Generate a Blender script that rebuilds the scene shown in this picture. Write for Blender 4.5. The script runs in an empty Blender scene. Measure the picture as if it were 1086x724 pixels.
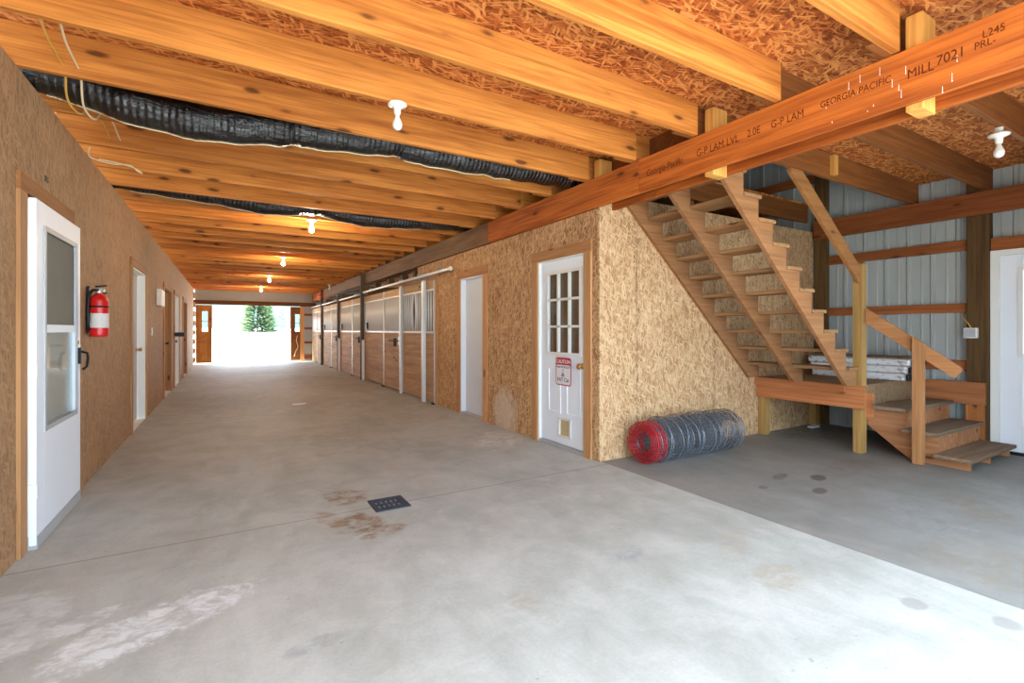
import bpy, bmesh, math, random
from mathutils import Vector, Matrix
random.seed(7)
S = bpy.context.scene
COL = S.collection
PI = math.pi

# ------------------------------------------------------------------ mesh kit
class MB:
    def __init__(s):
        s.v, s.f, s.m = [], [], []
    def add(s, vs, fs, mi=0):
        b = len(s.v)
        s.v += [tuple(p) for p in vs]
        s.f += [tuple(b + i for i in q) for q in fs]
        s.m += [mi] * len(fs)
        return s
    def box(s, x0, x1, y0, y1, z0, z1, mi=0):
        if x0 > x1: x0, x1 = x1, x0
        if y0 > y1: y0, y1 = y1, y0
        if z0 > z1: z0, z1 = z1, z0
        v = [(x0,y0,z0),(x1,y0,z0),(x1,y1,z0),(x0,y1,z0),(x0,y0,z1),(x1,y0,z1),(x1,y1,z1),(x0,y1,z1)]
        return s.add(v, [(0,3,2,1),(4,5,6,7),(0,1,5,4),(1,2,6,5),(2,3,7,6),(3,0,4,7)], mi)
    def prism(s, poly, axis, a, b, mi=0):
        """poly in the two other axes (x: (y,z), y: (x,z), z: (x,y)), extruded from a to b"""
        n = len(poly)
        def P(p, t):
            return {'x': (t, p[0], p[1]), 'y': (p[0], t, p[1]), 'z': (p[0], p[1], t)}[axis]
        v = [P(p, a) for p in poly] + [P(p, b) for p in poly]
        f = [tuple(range(n - 1, -1, -1)), tuple(range(n, 2 * n))]
        f += [(i, (i + 1) % n, n + (i + 1) % n, n + i) for i in range(n)]
        return s.add(v, f, mi)
    def tube(s, pts, r, seg=8, caps=True, mi=0):
        pts = [Vector(p) for p in pts]
        rs = r if isinstance(r, (list, tuple)) else [r] * len(pts)
        rings, up = [], Vector((0, 0, 1))
        ref = None
        for i, p in enumerate(pts):
            t = (pts[min(i + 1, len(pts) - 1)] - pts[max(i - 1, 0)])
            t = t.normalized() if t.length > 1e-9 else Vector((0, 0, 1))
            if ref is None:
                ref = t.cross(up if abs(t.z) < .9 else Vector((1, 0, 0))).normalized()
            ref = (ref - t * ref.dot(t)).normalized()
            bi = t.cross(ref)
            rings.append([p + (ref * math.cos(2*PI*k/seg) + bi * math.sin(2*PI*k/seg)) * rs[i] for k in range(seg)])
        v = [q for rg in rings for q in rg]
        f = []
        for i in range(len(rings) - 1):
            for k in range(seg):
                k2 = (k + 1) % seg
                f.append((i*seg+k, i*seg+k2, (i+1)*seg+k2, (i+1)*seg+k))
        if caps:
            f.append(tuple(range(seg - 1, -1, -1)))
            f.append(tuple((len(rings)-1)*seg + k for k in range(seg)))
        return s.add(v, f, mi)
    def lathe(s, prof, c, axis='z', seg=20, mi=0):
        """prof: (radius, height) list, around axis through c"""
        c = Vector(c); v, f = [], []
        for r, h in prof:
            for k in range(seg):
                a = 2*PI*k/seg
                x, y = r*math.cos(a), r*math.sin(a)
                q = {'z': (x, y, h), 'x': (h, x, y), 'y': (y, h, x)}[axis]
                v.append(c + Vector(q))
        n = len(prof)
        for i in range(n - 1):
            for k in range(seg):
                k2 = (k+1) % seg
                f.append((i*seg+k, i*seg+k2, (i+1)*seg+k2, (i+1)*seg+k))
        f.append(tuple(range(seg-1, -1, -1))); f.append(tuple((n-1)*seg+k for k in range(seg)))
        return s.add(v, f, mi)
    def plank(s, p0, p1, w, t, side=(0, 1, 0), mi=0):
        """board from p0 to p1; t thick along side, w deep across"""
        p0, p1 = Vector(p0), Vector(p1)
        d = (p1 - p0).normalized(); a = Vector(side)
        a = (a - d*a.dot(d)).normalized(); b = d.cross(a)
        v = []
        for p in (p0, p1):
            for i, j in ((-1,-1),(1,-1),(1,1),(-1,1)):
                v.append(p + a*(i*t/2) + b*(j*w/2))
        return s.add(v, [(0,3,2,1),(4,5,6,7),(0,1,5,4),(1,2,6,5),(2,3,7,6),(3,0,4,7)], mi)
    def bounds(s):
        return [(min(p[i] for p in s.v), max(p[i] for p in s.v)) for i in range(3)]

def wpos(o):
    p = Vector((0, 0, 0))
    while o is not None:
        p += o.location; o = o.parent
    return p

def obj(name, mb, mat, parent=None, smooth=False, bevel=0.0, origin=None):
    """mesh in world coordinates -> one object; origin at the base of its bounds (or as given)"""
    b = mb.bounds()
    if origin is None:
        origin = Vector(((b[0][0]+b[0][1])/2, (b[1][0]+b[1][1])/2, b[2][0]))
    origin = Vector(origin)
    me = bpy.data.meshes.new(name)
    me.from_pydata([tuple(Vector(p) - origin) for p in mb.v], [], mb.f)
    mats = mat if isinstance(mat, (list, tuple)) else [mat]
    for m in mats: me.materials.append(m)
    for p, mi in zip(me.polygons, mb.m):
        p.material_index = mi
        p.use_smooth = smooth
    bm = bmesh.new(); bm.from_mesh(me); bmesh.ops.recalc_face_normals(bm, faces=bm.faces); bm.to_mesh(me); bm.free()
    me.update()
    o = bpy.data.objects.new(name, me); COL.objects.link(o)
    o.location = origin
    if parent is not None:
        o.parent = parent; o.location = origin - wpos(parent)
    if bevel:
        md = o.modifiers.new('bevel', 'BEVEL'); md.width = bevel; md.segments = 2; md.limit_method = 'ANGLE'
    return o

def tag(o, label=None, cat=None, group=None, kind=None):
    if label: o['label'] = label
    if cat: o['category'] = cat
    if group: o['group'] = group
    if kind: o['kind'] = kind
    return o

def thing(name, loc, label, cat, group=None, kind=None):
    o = bpy.data.objects.new(name, None); COL.objects.link(o)
    o.location = loc; o.empty_display_size = .1
    return tag(o, label, cat, group, kind)

def copy_tree(o, parent=None):
    c = o.copy(); COL.objects.link(c)
    if parent is not None: c.parent = parent
    for ch in [q for q in bpy.data.objects if q.parent == o]:
        copy_tree(ch, c)
    return c

def text(name, body, size, loc, rot, mat, parent, ext=.0006, align='CENTER', sx=1.0):
    cu = bpy.data.curves.new(name, 'FONT')
    cu.body = body; cu.size = size; cu.extrude = ext; cu.offset = 0 if name == 'stamped_print' else size*.009
    cu.align_x = align; cu.align_y = 'CENTER'
    cu.materials.append(mat)
    o = bpy.data.objects.new(name, cu); COL.objects.link(o)
    o.rotation_euler = rot; o.scale = (sx, 1, 1)
    bpy.context.view_layer.update()
    me = bpy.data.meshes.new_from_object(o.evaluated_get(bpy.context.evaluated_depsgraph_get()))
    me.name = name
    bpy.data.objects.remove(o); bpy.data.curves.remove(cu)
    o = bpy.data.objects.new(name, me); COL.objects.link(o)
    o.rotation_euler = rot; o.scale = (sx, 1, 1)
    o.parent = parent; o.location = Vector(loc) - wpos(parent)
    return o

# ------------------------------------------------------------------ materials
def lin(c):
    return tuple(((x/255)/12.92 if x/255 <= .04045 else ((x/255+.055)/1.055)**2.4) for x in c) + (1,)

class NT:
    def __init__(s, name):
        m = bpy.data.materials.new(name); m.use_nodes = True
        s.m = m; s.t = m.node_tree; s.b = s.t.nodes['Principled BSDF']
    def n(s, typ, **kw):
        x = s.t.nodes.new(typ)
        for k, v in kw.items(): setattr(x, k, v)
        return x
    def link(s, a, b): s.t.links.new(a, b)
    def val(s, sock, v):
        if hasattr(v, 'is_linked') or isinstance(v, bpy.types.NodeSocket): s.link(v, sock)
        else: sock.default_value = v
    def math(s, op, a, b=None, clamp=False):
        x = s.n('ShaderNodeMath', operation=op, use_clamp=clamp)
        s.val(x.inputs[0], a)
        if b is not None: s.val(x.inputs[1], b)
        return x.outputs[0]
    def mix(s, f, a, b, mode='MIX'):
        x = s.n('ShaderNodeMix', data_type='RGBA', blend_type=mode)
        s.val(x.inputs[0], f); s.val(x.inputs[6], a); s.val(x.inputs[7], b)
        return x.outputs[2]
    def ramp(s, f, stops, interp='LINEAR'):
        x = s.n('ShaderNodeValToRGB'); x.color_ramp.interpolation = interp
        e = x.color_ramp.elements
        while len(e) < len(stops): e.new(.5)
        for i, (p, c) in enumerate(stops):
            e[i].position = p; e[i].color = c if len(c) == 4 else tuple(c) + (1,)
        s.link(f, x.inputs[0])
        return x.outputs[0]
    def step(s, f, a, b):
        x = s.n('ShaderNodeMapRange', interpolation_type='SMOOTHSTEP')
        s.link(f, x.inputs[0]); x.inputs[1].default_value = a; x.inputs[2].default_value = b
        return x.outputs[0]
    def coord(s, rand=False):
        tc = s.n('ShaderNodeTexCoord').outputs['Object']
        if not rand: return tc
        oi = s.n('ShaderNodeObjectInfo')
        mv = s.n('ShaderNodeVectorMath', operation='MULTIPLY_ADD')
        cx = s.n('ShaderNodeCombineXYZ')
        for i in range(3): s.link(oi.outputs['Random'], cx.inputs[i])
        s.link(cx.outputs[0], mv.inputs[0]); mv.inputs[1].default_value = (71, 43, 59); s.link(tc, mv.inputs[2])
        return mv.outputs[0]
    def mapv(s, v, scale=(1,1,1), rot=(0,0,0), loc=(0,0,0)):
        x = s.n('ShaderNodeMapping'); s.link(v, x.inputs[0])
        x.inputs[1].default_value = loc; x.inputs[2].default_value = rot; x.inputs[3].default_value = scale
        return x.outputs[0]
    def noise(s, v, scale=5, detail=3, rough=.55, dist=0):
        x = s.n('ShaderNodeTexNoise'); s.link(v, x.inputs['Vector'])
        x.inputs['Scale'].default_value = scale; x.inputs['Detail'].default_value = detail
        x.inputs['Roughness'].default_value = rough; x.inputs['Distortion'].default_value = dist
        return x.outputs[0]
    def bump(s, h, strength=.3, dist=.01):
        x = s.n('ShaderNodeBump'); x.inputs['Strength'].default_value = strength; x.inputs['Distance'].default_value = dist
        s.link(h, x.inputs['Height']); s.link(x.outputs[0], s.b.inputs['Normal'])
    def out(s, col=None, rough=.6, metal=0.0, spec=.4):
        if col is not None: s.val(s.b.inputs['Base Color'], col)
        s.val(s.b.inputs['Roughness'], rough)
        s.b.inputs['Metallic'].default_value = metal
        s.b.inputs['Specular IOR Level'].default_value = spec
        return s.m

AX = {'x': 0, 'y': 1, 'z': 2}
def wood(name, light, dark, axis='x', knots=.55, weather=0.0, grain=1.0, rough=.7, knotcol=(70, 34, 12), spec=.25):
    t = NT(name); v = t.coord(True); a = AX[axis]
    sc = [22, 22, 22]; sc[a] = .9
    g1 = t.noise(t.mapv(v, sc), 1.6, 5, .6, .8)
    sc2 = [5, 5, 5]; sc2[a] = .35
    g2 = t.noise(t.mapv(v, sc2), 1.3, 3, .5, 1.5)
    sc3 = [120, 120, 120]; sc3[a] = 3
    g3 = t.noise(t.mapv(v, sc3), 1, 2, .5)
    f = t.math('ADD', t.math('MULTIPLY', g1, .5), t.math('MULTIPLY', g2, .4))
    f = t.math('ADD', f, t.math('MULTIPLY', g3, .15))
    f = t.step(f, .52 - .22/grain, .52 + .22/grain)
    c = t.mix(f, lin(dark), lin(light))
    oi = t.n('ShaderNodeObjectInfo').outputs['Random']
    br = t.math('ADD', t.math('MULTIPLY', oi, .28), .84)
    cx = t.n('ShaderNodeCombineXYZ')
    for i in range(3): t.link(br, cx.inputs[i])
    c = t.mix(1.0, c, cx.outputs[0], 'MULTIPLY')
    if knots:
        ks = [7.5, 7.5, 7.5]; ks[a] = 2.6
        vo = t.n('ShaderNodeTexVoronoi'); vo.inputs['Scale'].default_value = 1.0; vo.inputs['Randomness'].default_value = .9
        nv = t.n('ShaderNodeVectorMath', operation='ADD')
        t.link(t.mapv(v, ks), nv.inputs[0])
        nn = t.n('ShaderNodeTexNoise'); t.link(t.mapv(v, ks), nn.inputs['Vector']); nn.inputs['Scale'].default_value = 3
        sc_ = t.n('ShaderNodeVectorMath', operation='SCALE'); t.link(nn.outputs['Color'], sc_.inputs[0]); sc_.inputs[3].default_value = .14
        t.link(sc_.outputs[0], nv.inputs[1]); t.link(nv.outputs[0], vo.inputs['Vector'])
        d = vo.outputs['Distance']
        k = t.math('SUBTRACT', 1, t.step(d, .09, .20))
        sep = t.n('ShaderNodeSeparateColor'); t.link(vo.outputs['Color'], sep.inputs[0])
        gate = t.math('LESS_THAN', sep.outputs[0], knots)
        k = t.math('MULTIPLY', t.math('MULTIPLY', k, gate), .8)
        halo = t.math('MULTIPLY', t.math('MULTIPLY', t.math('SUBTRACT', 1, t.step(d, .12, .4)), gate), .28)
        c = t.mix(halo, c, lin(dark))
        c = t.mix(k, c, lin(knotcol))
    if weather:
        w = t.step(t.noise(t.mapv(v, [3 if i != a else .6 for i in range(3)]), 1.2, 5, .65), .35, .75)
        c = t.mix(t.math('MULTIPLY', w, weather), c, lin((120, 108, 94)))
    t.bump(t.math('ADD', g1, g3), .12, .004)
    return t.out(c, rough, 0, spec)

def osb(name, plane, cols, flake=1.0, contrast=1.0, lines=(), seams=None, rough=.75, dirt=None):
    """cols: dark, mid, light.  plane: the axis the panel faces"""
    t = NT(name); tc = t.coord()
    sx = t.n('ShaderNodeSeparateXYZ'); t.link(tc, sx.inputs[0])
    cb = t.n('ShaderNodeCombineXYZ')
    u, w = {'x': (1, 2), 'y': (0, 2), 'z': (0, 1)}[plane]
    t.link(sx.outputs[u], cb.inputs[0]); t.link(sx.outputs[w], cb.inputs[1])
    uv = cb.outputs[0]
    wob = t.n('ShaderNodeTexNoise'); t.link(uv, wob.inputs['Vector']); wob.inputs['Scale'].default_value = 14
    ws = t.n('ShaderNodeVectorMath', operation='SCALE'); t.link(wob.outputs['Color'], ws.inputs[0]); ws.inputs[3].default_value = .018
    wa = t.n('ShaderNodeVectorMath', operation='ADD'); t.link(uv, wa.inputs[0]); t.link(ws.outputs[0], wa.inputs[1])
    best = None
    base = PI/2 if plane != 'z' else 0.0
    for i, (ang, L, W) in enumerate(((.35, .10, .020), (-.5, .085, .017), (1.15, .08, .022), (-.05, .13, .016))):
        L *= flake; W *= flake
        x = t.n('ShaderNodeMapping'); x.vector_type = 'TEXTURE'
        t.link(wa.outputs[0], x.inputs[0]); x.inputs[1].default_value = (3.7*i, 1.9*i, 0)
        x.inputs[2].default_value = (0, 0, ang + base); x.inputs[3].default_value = (L, W, 1)
        vo = t.n('ShaderNodeTexVoronoi', voronoi_dimensions='2D'); vo.inputs['Scale'].default_value = 1.0
        t.link(x.outputs[0], vo.inputs['Vector'])
        sp = t.n('ShaderNodeSeparateColor'); t.link(vo.outputs['Color'], sp.inputs[0])
        r = sp.outputs[0]
        best = r if best is None else t.math('MAXIMUM', best, r)
    fine = t.noise(t.mapv(uv, (60, 60, 1)), 1, 2)
    big = t.noise(t.mapv(uv, (1, 1, 1)), 1.1, 3)
    f = t.math('POWER', best, 3.0)
    f = t.math('ADD', t.math('MULTIPLY', t.math('SUBTRACT', f, .5), contrast), .5)
    f = t.math('ADD', f, t.math('MULTIPLY', t.math('SUBTRACT', fine, .5), .5))
    f = t.math('ADD', f, t.math('MULTIPLY', t.math('SUBTRACT', big, .5), .5), True)
    c = t.ramp(f, [(0.0, lin(cols[0])), (.5, lin(cols[1])), (1.0, lin(cols[2]))])
    for p in lines:       # printed nailing lines: broken dark dashes
        d = t.math('ABSOLUTE', t.math('SUBTRACT', sx.outputs[u], p))
        band = t.math('LESS_THAN', d, .028)
        br = t.step(t.noise(t.mapv(uv, (60, 16, 1)), 1, 2, .6), .5, .66)
        c = t.mix(t.math('MULTIPLY', t.math('MULTIPLY', band, br), .6), c, lin((62, 46, 34)))
        c = t.mix(t.math('MULTIPLY', t.math('LESS_THAN', d, .0025), .6), c, lin((50, 34, 22)))
    if seams:
        m = t.math('ABSOLUTE', t.math('SUBTRACT', t.math('FRACT', t.math('DIVIDE', t.math('SUBTRACT', sx.outputs[u], seams[1]), seams[0])), .5))
        c = t.mix(t.math('MULTIPLY', t.math('GREATER_THAN', m, .4985), .55), c, lin((52, 34, 20)))
    if dirt:              # pale scuffs near the floor: (u, height, ru, rh)
        for (du, dz, ru, rz) in dirt:
            a = t.math('DIVIDE', t.math('SUBTRACT', sx.outputs[u], du), ru)
            b = t.math('DIVIDE', t.math('SUBTRACT', sx.outputs[w], dz), rz)
            r = t.math('ADD', t.math('MULTIPLY', a, a), t.math('MULTIPLY', b, b))
            r = t.math('ADD', r, t.math('MULTIPLY', t.noise(t.mapv(uv, (9, 9, 1)), 1, 4, .7), 1.6))
            c = t.mix(t.math('MULTIPLY', t.math('SUBTRACT', 1, t.step(r, .9, 1.7)), .7), c, lin((214, 200, 180)))
    t.bump(f, .2, .004)
    return t.out(c, rough, 0, .25)

def plain(name, col, rough=.5, metal=0.0, spec=.4, var=.06, scale=6, bump=0.0):
    t = NT(name); v = t.coord()
    n = t.noise(v, scale, 4, .6)
    k = t.math('ADD', t.math('MULTIPLY', t.math('SUBTRACT', n, .5), var*4), 1)
    cx = t.n('ShaderNodeCombineXYZ')
    for i in range(3): t.link(k, cx.inputs[i])
    c = t.mix(1.0, lin(col), cx.outputs[0], 'MULTIPLY')
    if bump: t.bump(t.noise(v, scale*4, 3), bump, .004)
    return t.out(c, rough, metal, spec)

def concrete(name, c1, c2, marks, joints_y=(), joint_x=(), rough=.62):
    """marks: (x, y, rx, ry, rot, colour, strength, raggedness) stains lying on the slab"""
    t = NT(name); v = t.coord()
    sx = t.n('ShaderNodeSeparateXYZ'); t.link(v, sx.inputs[0]); X, Y = sx.outputs[0], sx.outputs[1]
    n1 = t.noise(v, .55, 6, .62, .6); n2 = t.noise(v, 3.2, 6, .68, .4); n3 = t.noise(v, 60, 3, .6)
    n4 = t.noise(t.mapv(v, (1.0, .35, 1), (0, 0, .4)), 1.7, 5, .7, 1.2)
    f = t.math('ADD', t.math('MULTIPLY', n1, .35), t.math('ADD', t.math('MULTIPLY', n2, .4), t.math('MULTIPLY', n4, .3)))
    f = t.step(f, .36, .70)
    c = t.mix(f, lin(c1), lin(c2))
    c = t.mix(t.math('MULTIPLY', t.step(n3, .3, .8), .14), c, lin((120, 112, 100)))
    sp = t.step(t.noise(v, 26, 2, .5), .71, .76)
    c = t.mix(t.math('MULTIPLY', sp, .35), c, lin((110, 100, 88)))
    ol = t.step(n4, .56, .78)
    c = t.mix(t.math('MULTIPLY', ol, .38), c, lin((158, 134, 106)))
    rag = t.noise(v, 5.5, 5, .7, .3); fine = t.noise(v, 24, 4, .7)
    brk = t.step(t.noise(t.mapv(v, (1, 1.6, 1), (0, 0, .5)), 8, 8, .72, .5), .40, .60)
    for (mx, my, rx, ry, rot, col, st, rg) in marks:
        dx = t.math('SUBTRACT', X, mx); dy = t.math('SUBTRACT', Y, my)
        ca, sa = math.cos(rot), math.sin(rot)
        a = t.math('DIVIDE', t.math('ADD', t.math('MULTIPLY', dx, ca), t.math('MULTIPLY', dy, sa)), rx)
        b = t.math('DIVIDE', t.math('SUBTRACT', t.math('MULTIPLY', dy, ca), t.math('MULTIPLY', dx, sa)), ry)
        r = t.math('ADD', t.math('MULTIPLY', a, a), t.math('MULTIPLY', b, b))
        r = t.math('ADD', r, t.math('MULTIPLY', t.math('SUBTRACT', rag, .5), 6.0*rg))
        r = t.math('ADD', r, t.math('MULTIPLY', t.math('SUBTRACT', fine, .5), 4.0*rg))
        k = t.math('MULTIPLY', t.math('SUBTRACT', 1, t.step(r, .55, 1.35)), st)
        if rg >= .3: k = t.math('MULTIPLY', k, t.math('ADD', t.math('MULTIPLY', brk, .85), .15))
        c = t.mix(k, c, lin(col))
    for jy in joints_y:
        d = t.math('ABSOLUTE', t.math('SUBTRACT', Y, jy))
        k = t.math('MULTIPLY', t.math('SUBTRACT', 1, t.step(d, .003, .010)), .55)
        c = t.mix(k, c, lin((112, 98, 82)))
    for jx in joint_x:
        d = t.math('ABSOLUTE', t.math('SUBTRACT', X, jx))
        c = t.mix(t.math('MULTIPLY', t.math('SUBTRACT', 1, t.step(d, .003, .010)), .5), c, lin((112, 98, 82)))
    t.bump(t.math('ADD', n2, t.math('MULTIPLY', n3, .4)), .1, .006)
    ro = t.math('ADD', rough - .1, t.math('MULTIPLY', n2, .25))
    return t.out(c, ro, 0, .35)

def glass(name, tint=(.8, .85, .85), alpha=.3):
    t = NT(name)
    tr = t.n('ShaderNodeBsdfTransparent'); tr.inputs[0].default_value = tint + (1,)
    gl = t.n('ShaderNodeBsdfGlossy'); gl.inputs['Roughness'].default_value = .03
    lw = t.n('ShaderNodeLayerWeight'); lw.inputs[0].default_value = .5
    fr = t.math('ADD', t.math('MULTIPLY', t.math('POWER', lw.outputs['Facing'], 4.0), .6), .03)
    mx = t.n('ShaderNodeMixShader')
    t.link(fr, mx.inputs[0]); t.link(tr.outputs[0], mx.inputs[1]); t.link(gl.outputs[0], mx.inputs[2])
    t.link(mx.outputs[0], t.t.nodes['Material Output'].inputs[0])
    return t.m

def emit(name, col, strength):
    t = NT(name); t.b.inputs['Base Color'].default_value = (1, 1, 1, 1)
    t.b.inputs['Emission Color'].default_value = col + (1,); t.b.inputs['Emission Strength'].default_value = strength
    return t.m

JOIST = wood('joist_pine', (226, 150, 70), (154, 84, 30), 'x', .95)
JOIST_SHADED = wood('joist_pine_shaded', (150, 92, 44), (104, 60, 28), 'x', .4)  # same pine as the aisle joists, bay shade put into the colour
BEAMM = wood('laminated_beam', (196, 108, 40), (134, 62, 20), 'y', .2, 0, 1.3)
BEAMW = wood('weathered_beam', (150, 110, 74), (98, 64, 38), 'y', .3, .35)
OUTBEAM = wood('outer_beam', (160, 92, 46), (112, 56, 24), 'y', .25)
GIRT = wood('girt_wood', (168, 100, 54), (124, 68, 32), 'y', .4)
POSTD = wood('treated_post', (112, 84, 48), (70, 48, 24), 'z', .35)
POSTL = wood('treated_newel', (186, 148, 88), (140, 104, 54), 'z', .4)
STRG = wood('stringer_wood', (166, 116, 74), (122, 80, 46), 'x', .2, .15)
TREADM = wood('tread_wood', (178, 132, 86), (130, 90, 54), 'y', .25, .2)
STEPM = wood('worn_step', (142, 118, 92), (98, 76, 56), 'x', .15, .5)
STEPS_ = wood('step_side_wood', (186, 132, 90), (146, 94, 58), 'y', .4)
LANDM = wood('landing_board', (188, 122, 76), (148, 86, 48), 'y', .45)
RAILX = wood('rail_wood', (178, 124, 74), (136, 88, 46), 'x', .4)
RAILY = wood('rail_wood_slope', (184, 130, 84), (142, 92, 54), 'y', .4)
CASZ = wood('casing_pine', (214, 164, 112), (176, 122, 76), 'z', .35)
CASY = wood('casing_header', (206, 152, 100), (168, 112, 66), 'y', .35)
CASZL = wood('casing_left', (196, 148, 100), (156, 110, 68), 'z', .3)
CASYL = wood('casing_left_header', (170, 116, 70), (136, 88, 48), 'y', .3)
PLANK = wood('stall_plank', (206, 168, 130), (158, 120, 86), 'y', .3, .35)
PLANKR = wood('stall_rail_wood', (212, 176, 128), (172, 132, 88), 'y', .25, .2)
BARNW = wood('barn_door_wood', (212, 150, 78), (170, 108, 48), 'z', .3)
BLOCK = wood('block_wood', (224, 170, 90), (186, 128, 58), 'z', .1)
DARKW = wood('grey_post', (112, 92, 70), (70, 54, 38), 'z', .2, .3)

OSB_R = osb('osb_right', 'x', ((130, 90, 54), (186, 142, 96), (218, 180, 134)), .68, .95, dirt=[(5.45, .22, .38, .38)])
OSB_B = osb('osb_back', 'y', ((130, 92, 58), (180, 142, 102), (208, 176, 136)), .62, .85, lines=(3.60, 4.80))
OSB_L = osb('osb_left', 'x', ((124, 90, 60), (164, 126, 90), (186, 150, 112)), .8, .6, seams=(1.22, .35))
OSB_C = osb('osb_deck', 'z', ((120, 58, 22), (180, 98, 44), (224, 152, 82)), .72, 1.1)
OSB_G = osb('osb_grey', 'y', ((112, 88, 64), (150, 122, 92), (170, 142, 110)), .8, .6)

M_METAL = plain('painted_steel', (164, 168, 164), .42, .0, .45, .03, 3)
M_WHITE = plain('white_paint', (236, 242, 248), .45, 0, .4, .02, 3)
M_WHITE2 = plain('white_trim', (232, 232, 226), .5, 0, .4, .02, 3)
M_OFFW = plain('off_white_door', (218, 226, 236), .5, 0, .35, .03, 3)
M_ALU = plain('galvanised_steel', (206, 206, 202), .38, .55, .5, .05, 9)
M_BAR = plain('bar_steel', (240, 240, 238), .4, .2, .5, .03, 9)
M_STEELP = plain('steel_post', (222, 222, 220), .4, .35, .5, .03, 9)
M_GREY = plain('grey_kick', (176, 178, 180), .5, .1, .4, .03)
M_IRONB = plain('rusty_iron', (70, 58, 48), .6, .3, .4, .1)
M_BLACK = plain('black_iron', (26, 25, 26), .45, .2, .4, .05)
M_LEAF_SHADED = plain('shaded_white_door', (186, 188, 190), .5, 0, .35, .03, 3)  # white door leaf, greyed to carry the shade of its recess
M_BRASS = plain('brass', (196, 152, 84), .3, .9, .5, .03)
M_RED = plain('red_enamel', (206, 30, 28), .28, 0, .5, .03)
M_LABEL = plain('label_print', (214, 210, 204), .6, 0, .3, .10, 45)
M_DUCT = None
M_PORC = plain('porcelain', (238, 236, 226), .3, 0, .5, .01)
M_BULBOFF = plain('frosted_bulb', (240, 238, 230), .35, 0, .5, .01)
M_BULBON = emit('lit_bulb', (1.0, .86, .60), 115)
M_CABY = plain('yellow_cable', (214, 164, 74), .5)
M_CABW = plain('white_cable', (226, 206, 168), .5)
M_WIRE = plain('galvanised_wire', (118, 124, 132), .4, .45, .5, .12, 14)
M_WIRER = plain('red_wire', (190, 36, 44), .45, .1, .4, .14, 14)
M_GRATE = plain('cast_grate', (44, 58, 76), .5, .25, .4, .12, 30)
M_PIT = plain('drain_pit', (140, 145, 150), .9, 0, .2, .2, 30)
M_INK = plain('stamp_ink', (98, 46, 20), .8, 0, .1, .25, 60)
M_SIGNW = plain('sign_white', (232, 230, 232), .4, 0, .4, .01)
M_SIGNR = plain('sign_red', (188, 50, 62), .4, 0, .4, .02)
M_SIGNK = plain('sign_black', (44, 44, 54), .5, 0, .3, .02)
M_SCREEN = plain('screen_grey', (128, 125, 114), .8, 0, .1, .06, 5)
M_PALE = plain('inner_pale', (226, 230, 226), .6, 0, .3, .1, 4)
M_TAN = plain('flap_tan', (202, 178, 132), .4, 0, .3, .1, 20)
M_SHADE = plain('brown_shade', (150, 112, 82), .8, 0, .2, .12, 3)
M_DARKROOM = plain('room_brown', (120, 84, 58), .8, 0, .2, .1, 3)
M_GRAVEL = plain('pale_gravel', (206, 204, 196), .9, 0, .2, .06, 2)
M_YARD = plain('pale_bounce_yard', (186, 186, 182), .95, 0, .1, .1, .8)  # unseen yard, made pale to bounce light onto the ceiling
M_GRASS = plain('dry_meadow', (190, 196, 160), .95, 0, .1, .08, .6)
M_NEEDLE = plain('fir_needles', (118, 140, 104), .8, 0, .2, .2, 3)
M_NEEDLE2 = plain('sapling_leaves', (110, 126, 84), .8, 0, .2, .2, 3)
M_BARK = plain('bark', (92, 74, 58), .9, 0, .2, .2, 8)
M_HILL = plain('far_hill', (120, 140, 130), 1, 0, .1, .1, .02)
M_ROOF = plain('roof_underside', (120, 112, 104), .9, 0, .2, .1, 2)
M_PLANKD = plain('partition_boards', (128, 98, 70), .85, 0, .2, .12, 4)
GL = glass('clear_glass', (.86, .9, .9)); GLS = glass('door_glass', (.9, .92, .91))

def duct_mat():
    t = NT('black_plastic_duct'); v = t.coord()
    w = t.n('ShaderNodeTexWave', wave_type='BANDS', bands_direction='X'); t.link(v, w.inputs[0])
    w.inputs['Scale'].default_value = 7.5; w.inputs['Distortion'].default_value = 1.6; w.inputs['Detail'].default_value = 3; w.inputs['Detail Scale'].default_value = 2
    n = t.noise(t.mapv(v, (3, 12, 12)), 2.2, 5, .65, .8)
    h = t.math('ADD', t.math('MULTIPLY', w.outputs[1], .22), n)
    t.bump(h, .8, .02)
    sp = t.step(t.noise(v, 30, 2), .70, .74)
    c = t.mix(t.math('MULTIPLY', sp, .5), lin((17, 15, 13)), lin((150, 140, 124)))
    return t.out(c, .26, 0, .7)
M_DUCT = duct_mat()
def wrap_mat():
    t = NT('printed_wrap'); v = t.coord()
    k = t.step(t.noise(t.mapv(v, (1, 9, 22)), 1.6, 3, .6), .56, .62)
    c = t.mix(t.math('MULTIPLY', k, .75), lin((222, 222, 222)), lin((120, 116, 118)))
    t.bump(t.noise(v, 18, 4), .5, .01)
    return t.out(c, .3, 0, .5)
M_WRAP = wrap_mat()

STALL_B = 2.13      # top of the stall fronts
BEAM0, BEAM1 = 2.452, 2.735
JZ0, JZ1 = 2.738, 2.978
YEND = 21.6
YS = 0.05
XO = 7.04           # outer steel wall
XL = -1.0
XR = 3.10

# ------------------------------------------------------------------ the setting
def struct(name, mb, mat, label, cat='structure', origin=(0, 0, 0), **kw):
    return tag(obj(name, mb, mat, origin=origin, **kw), label, cat, None, 'structure')

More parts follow.
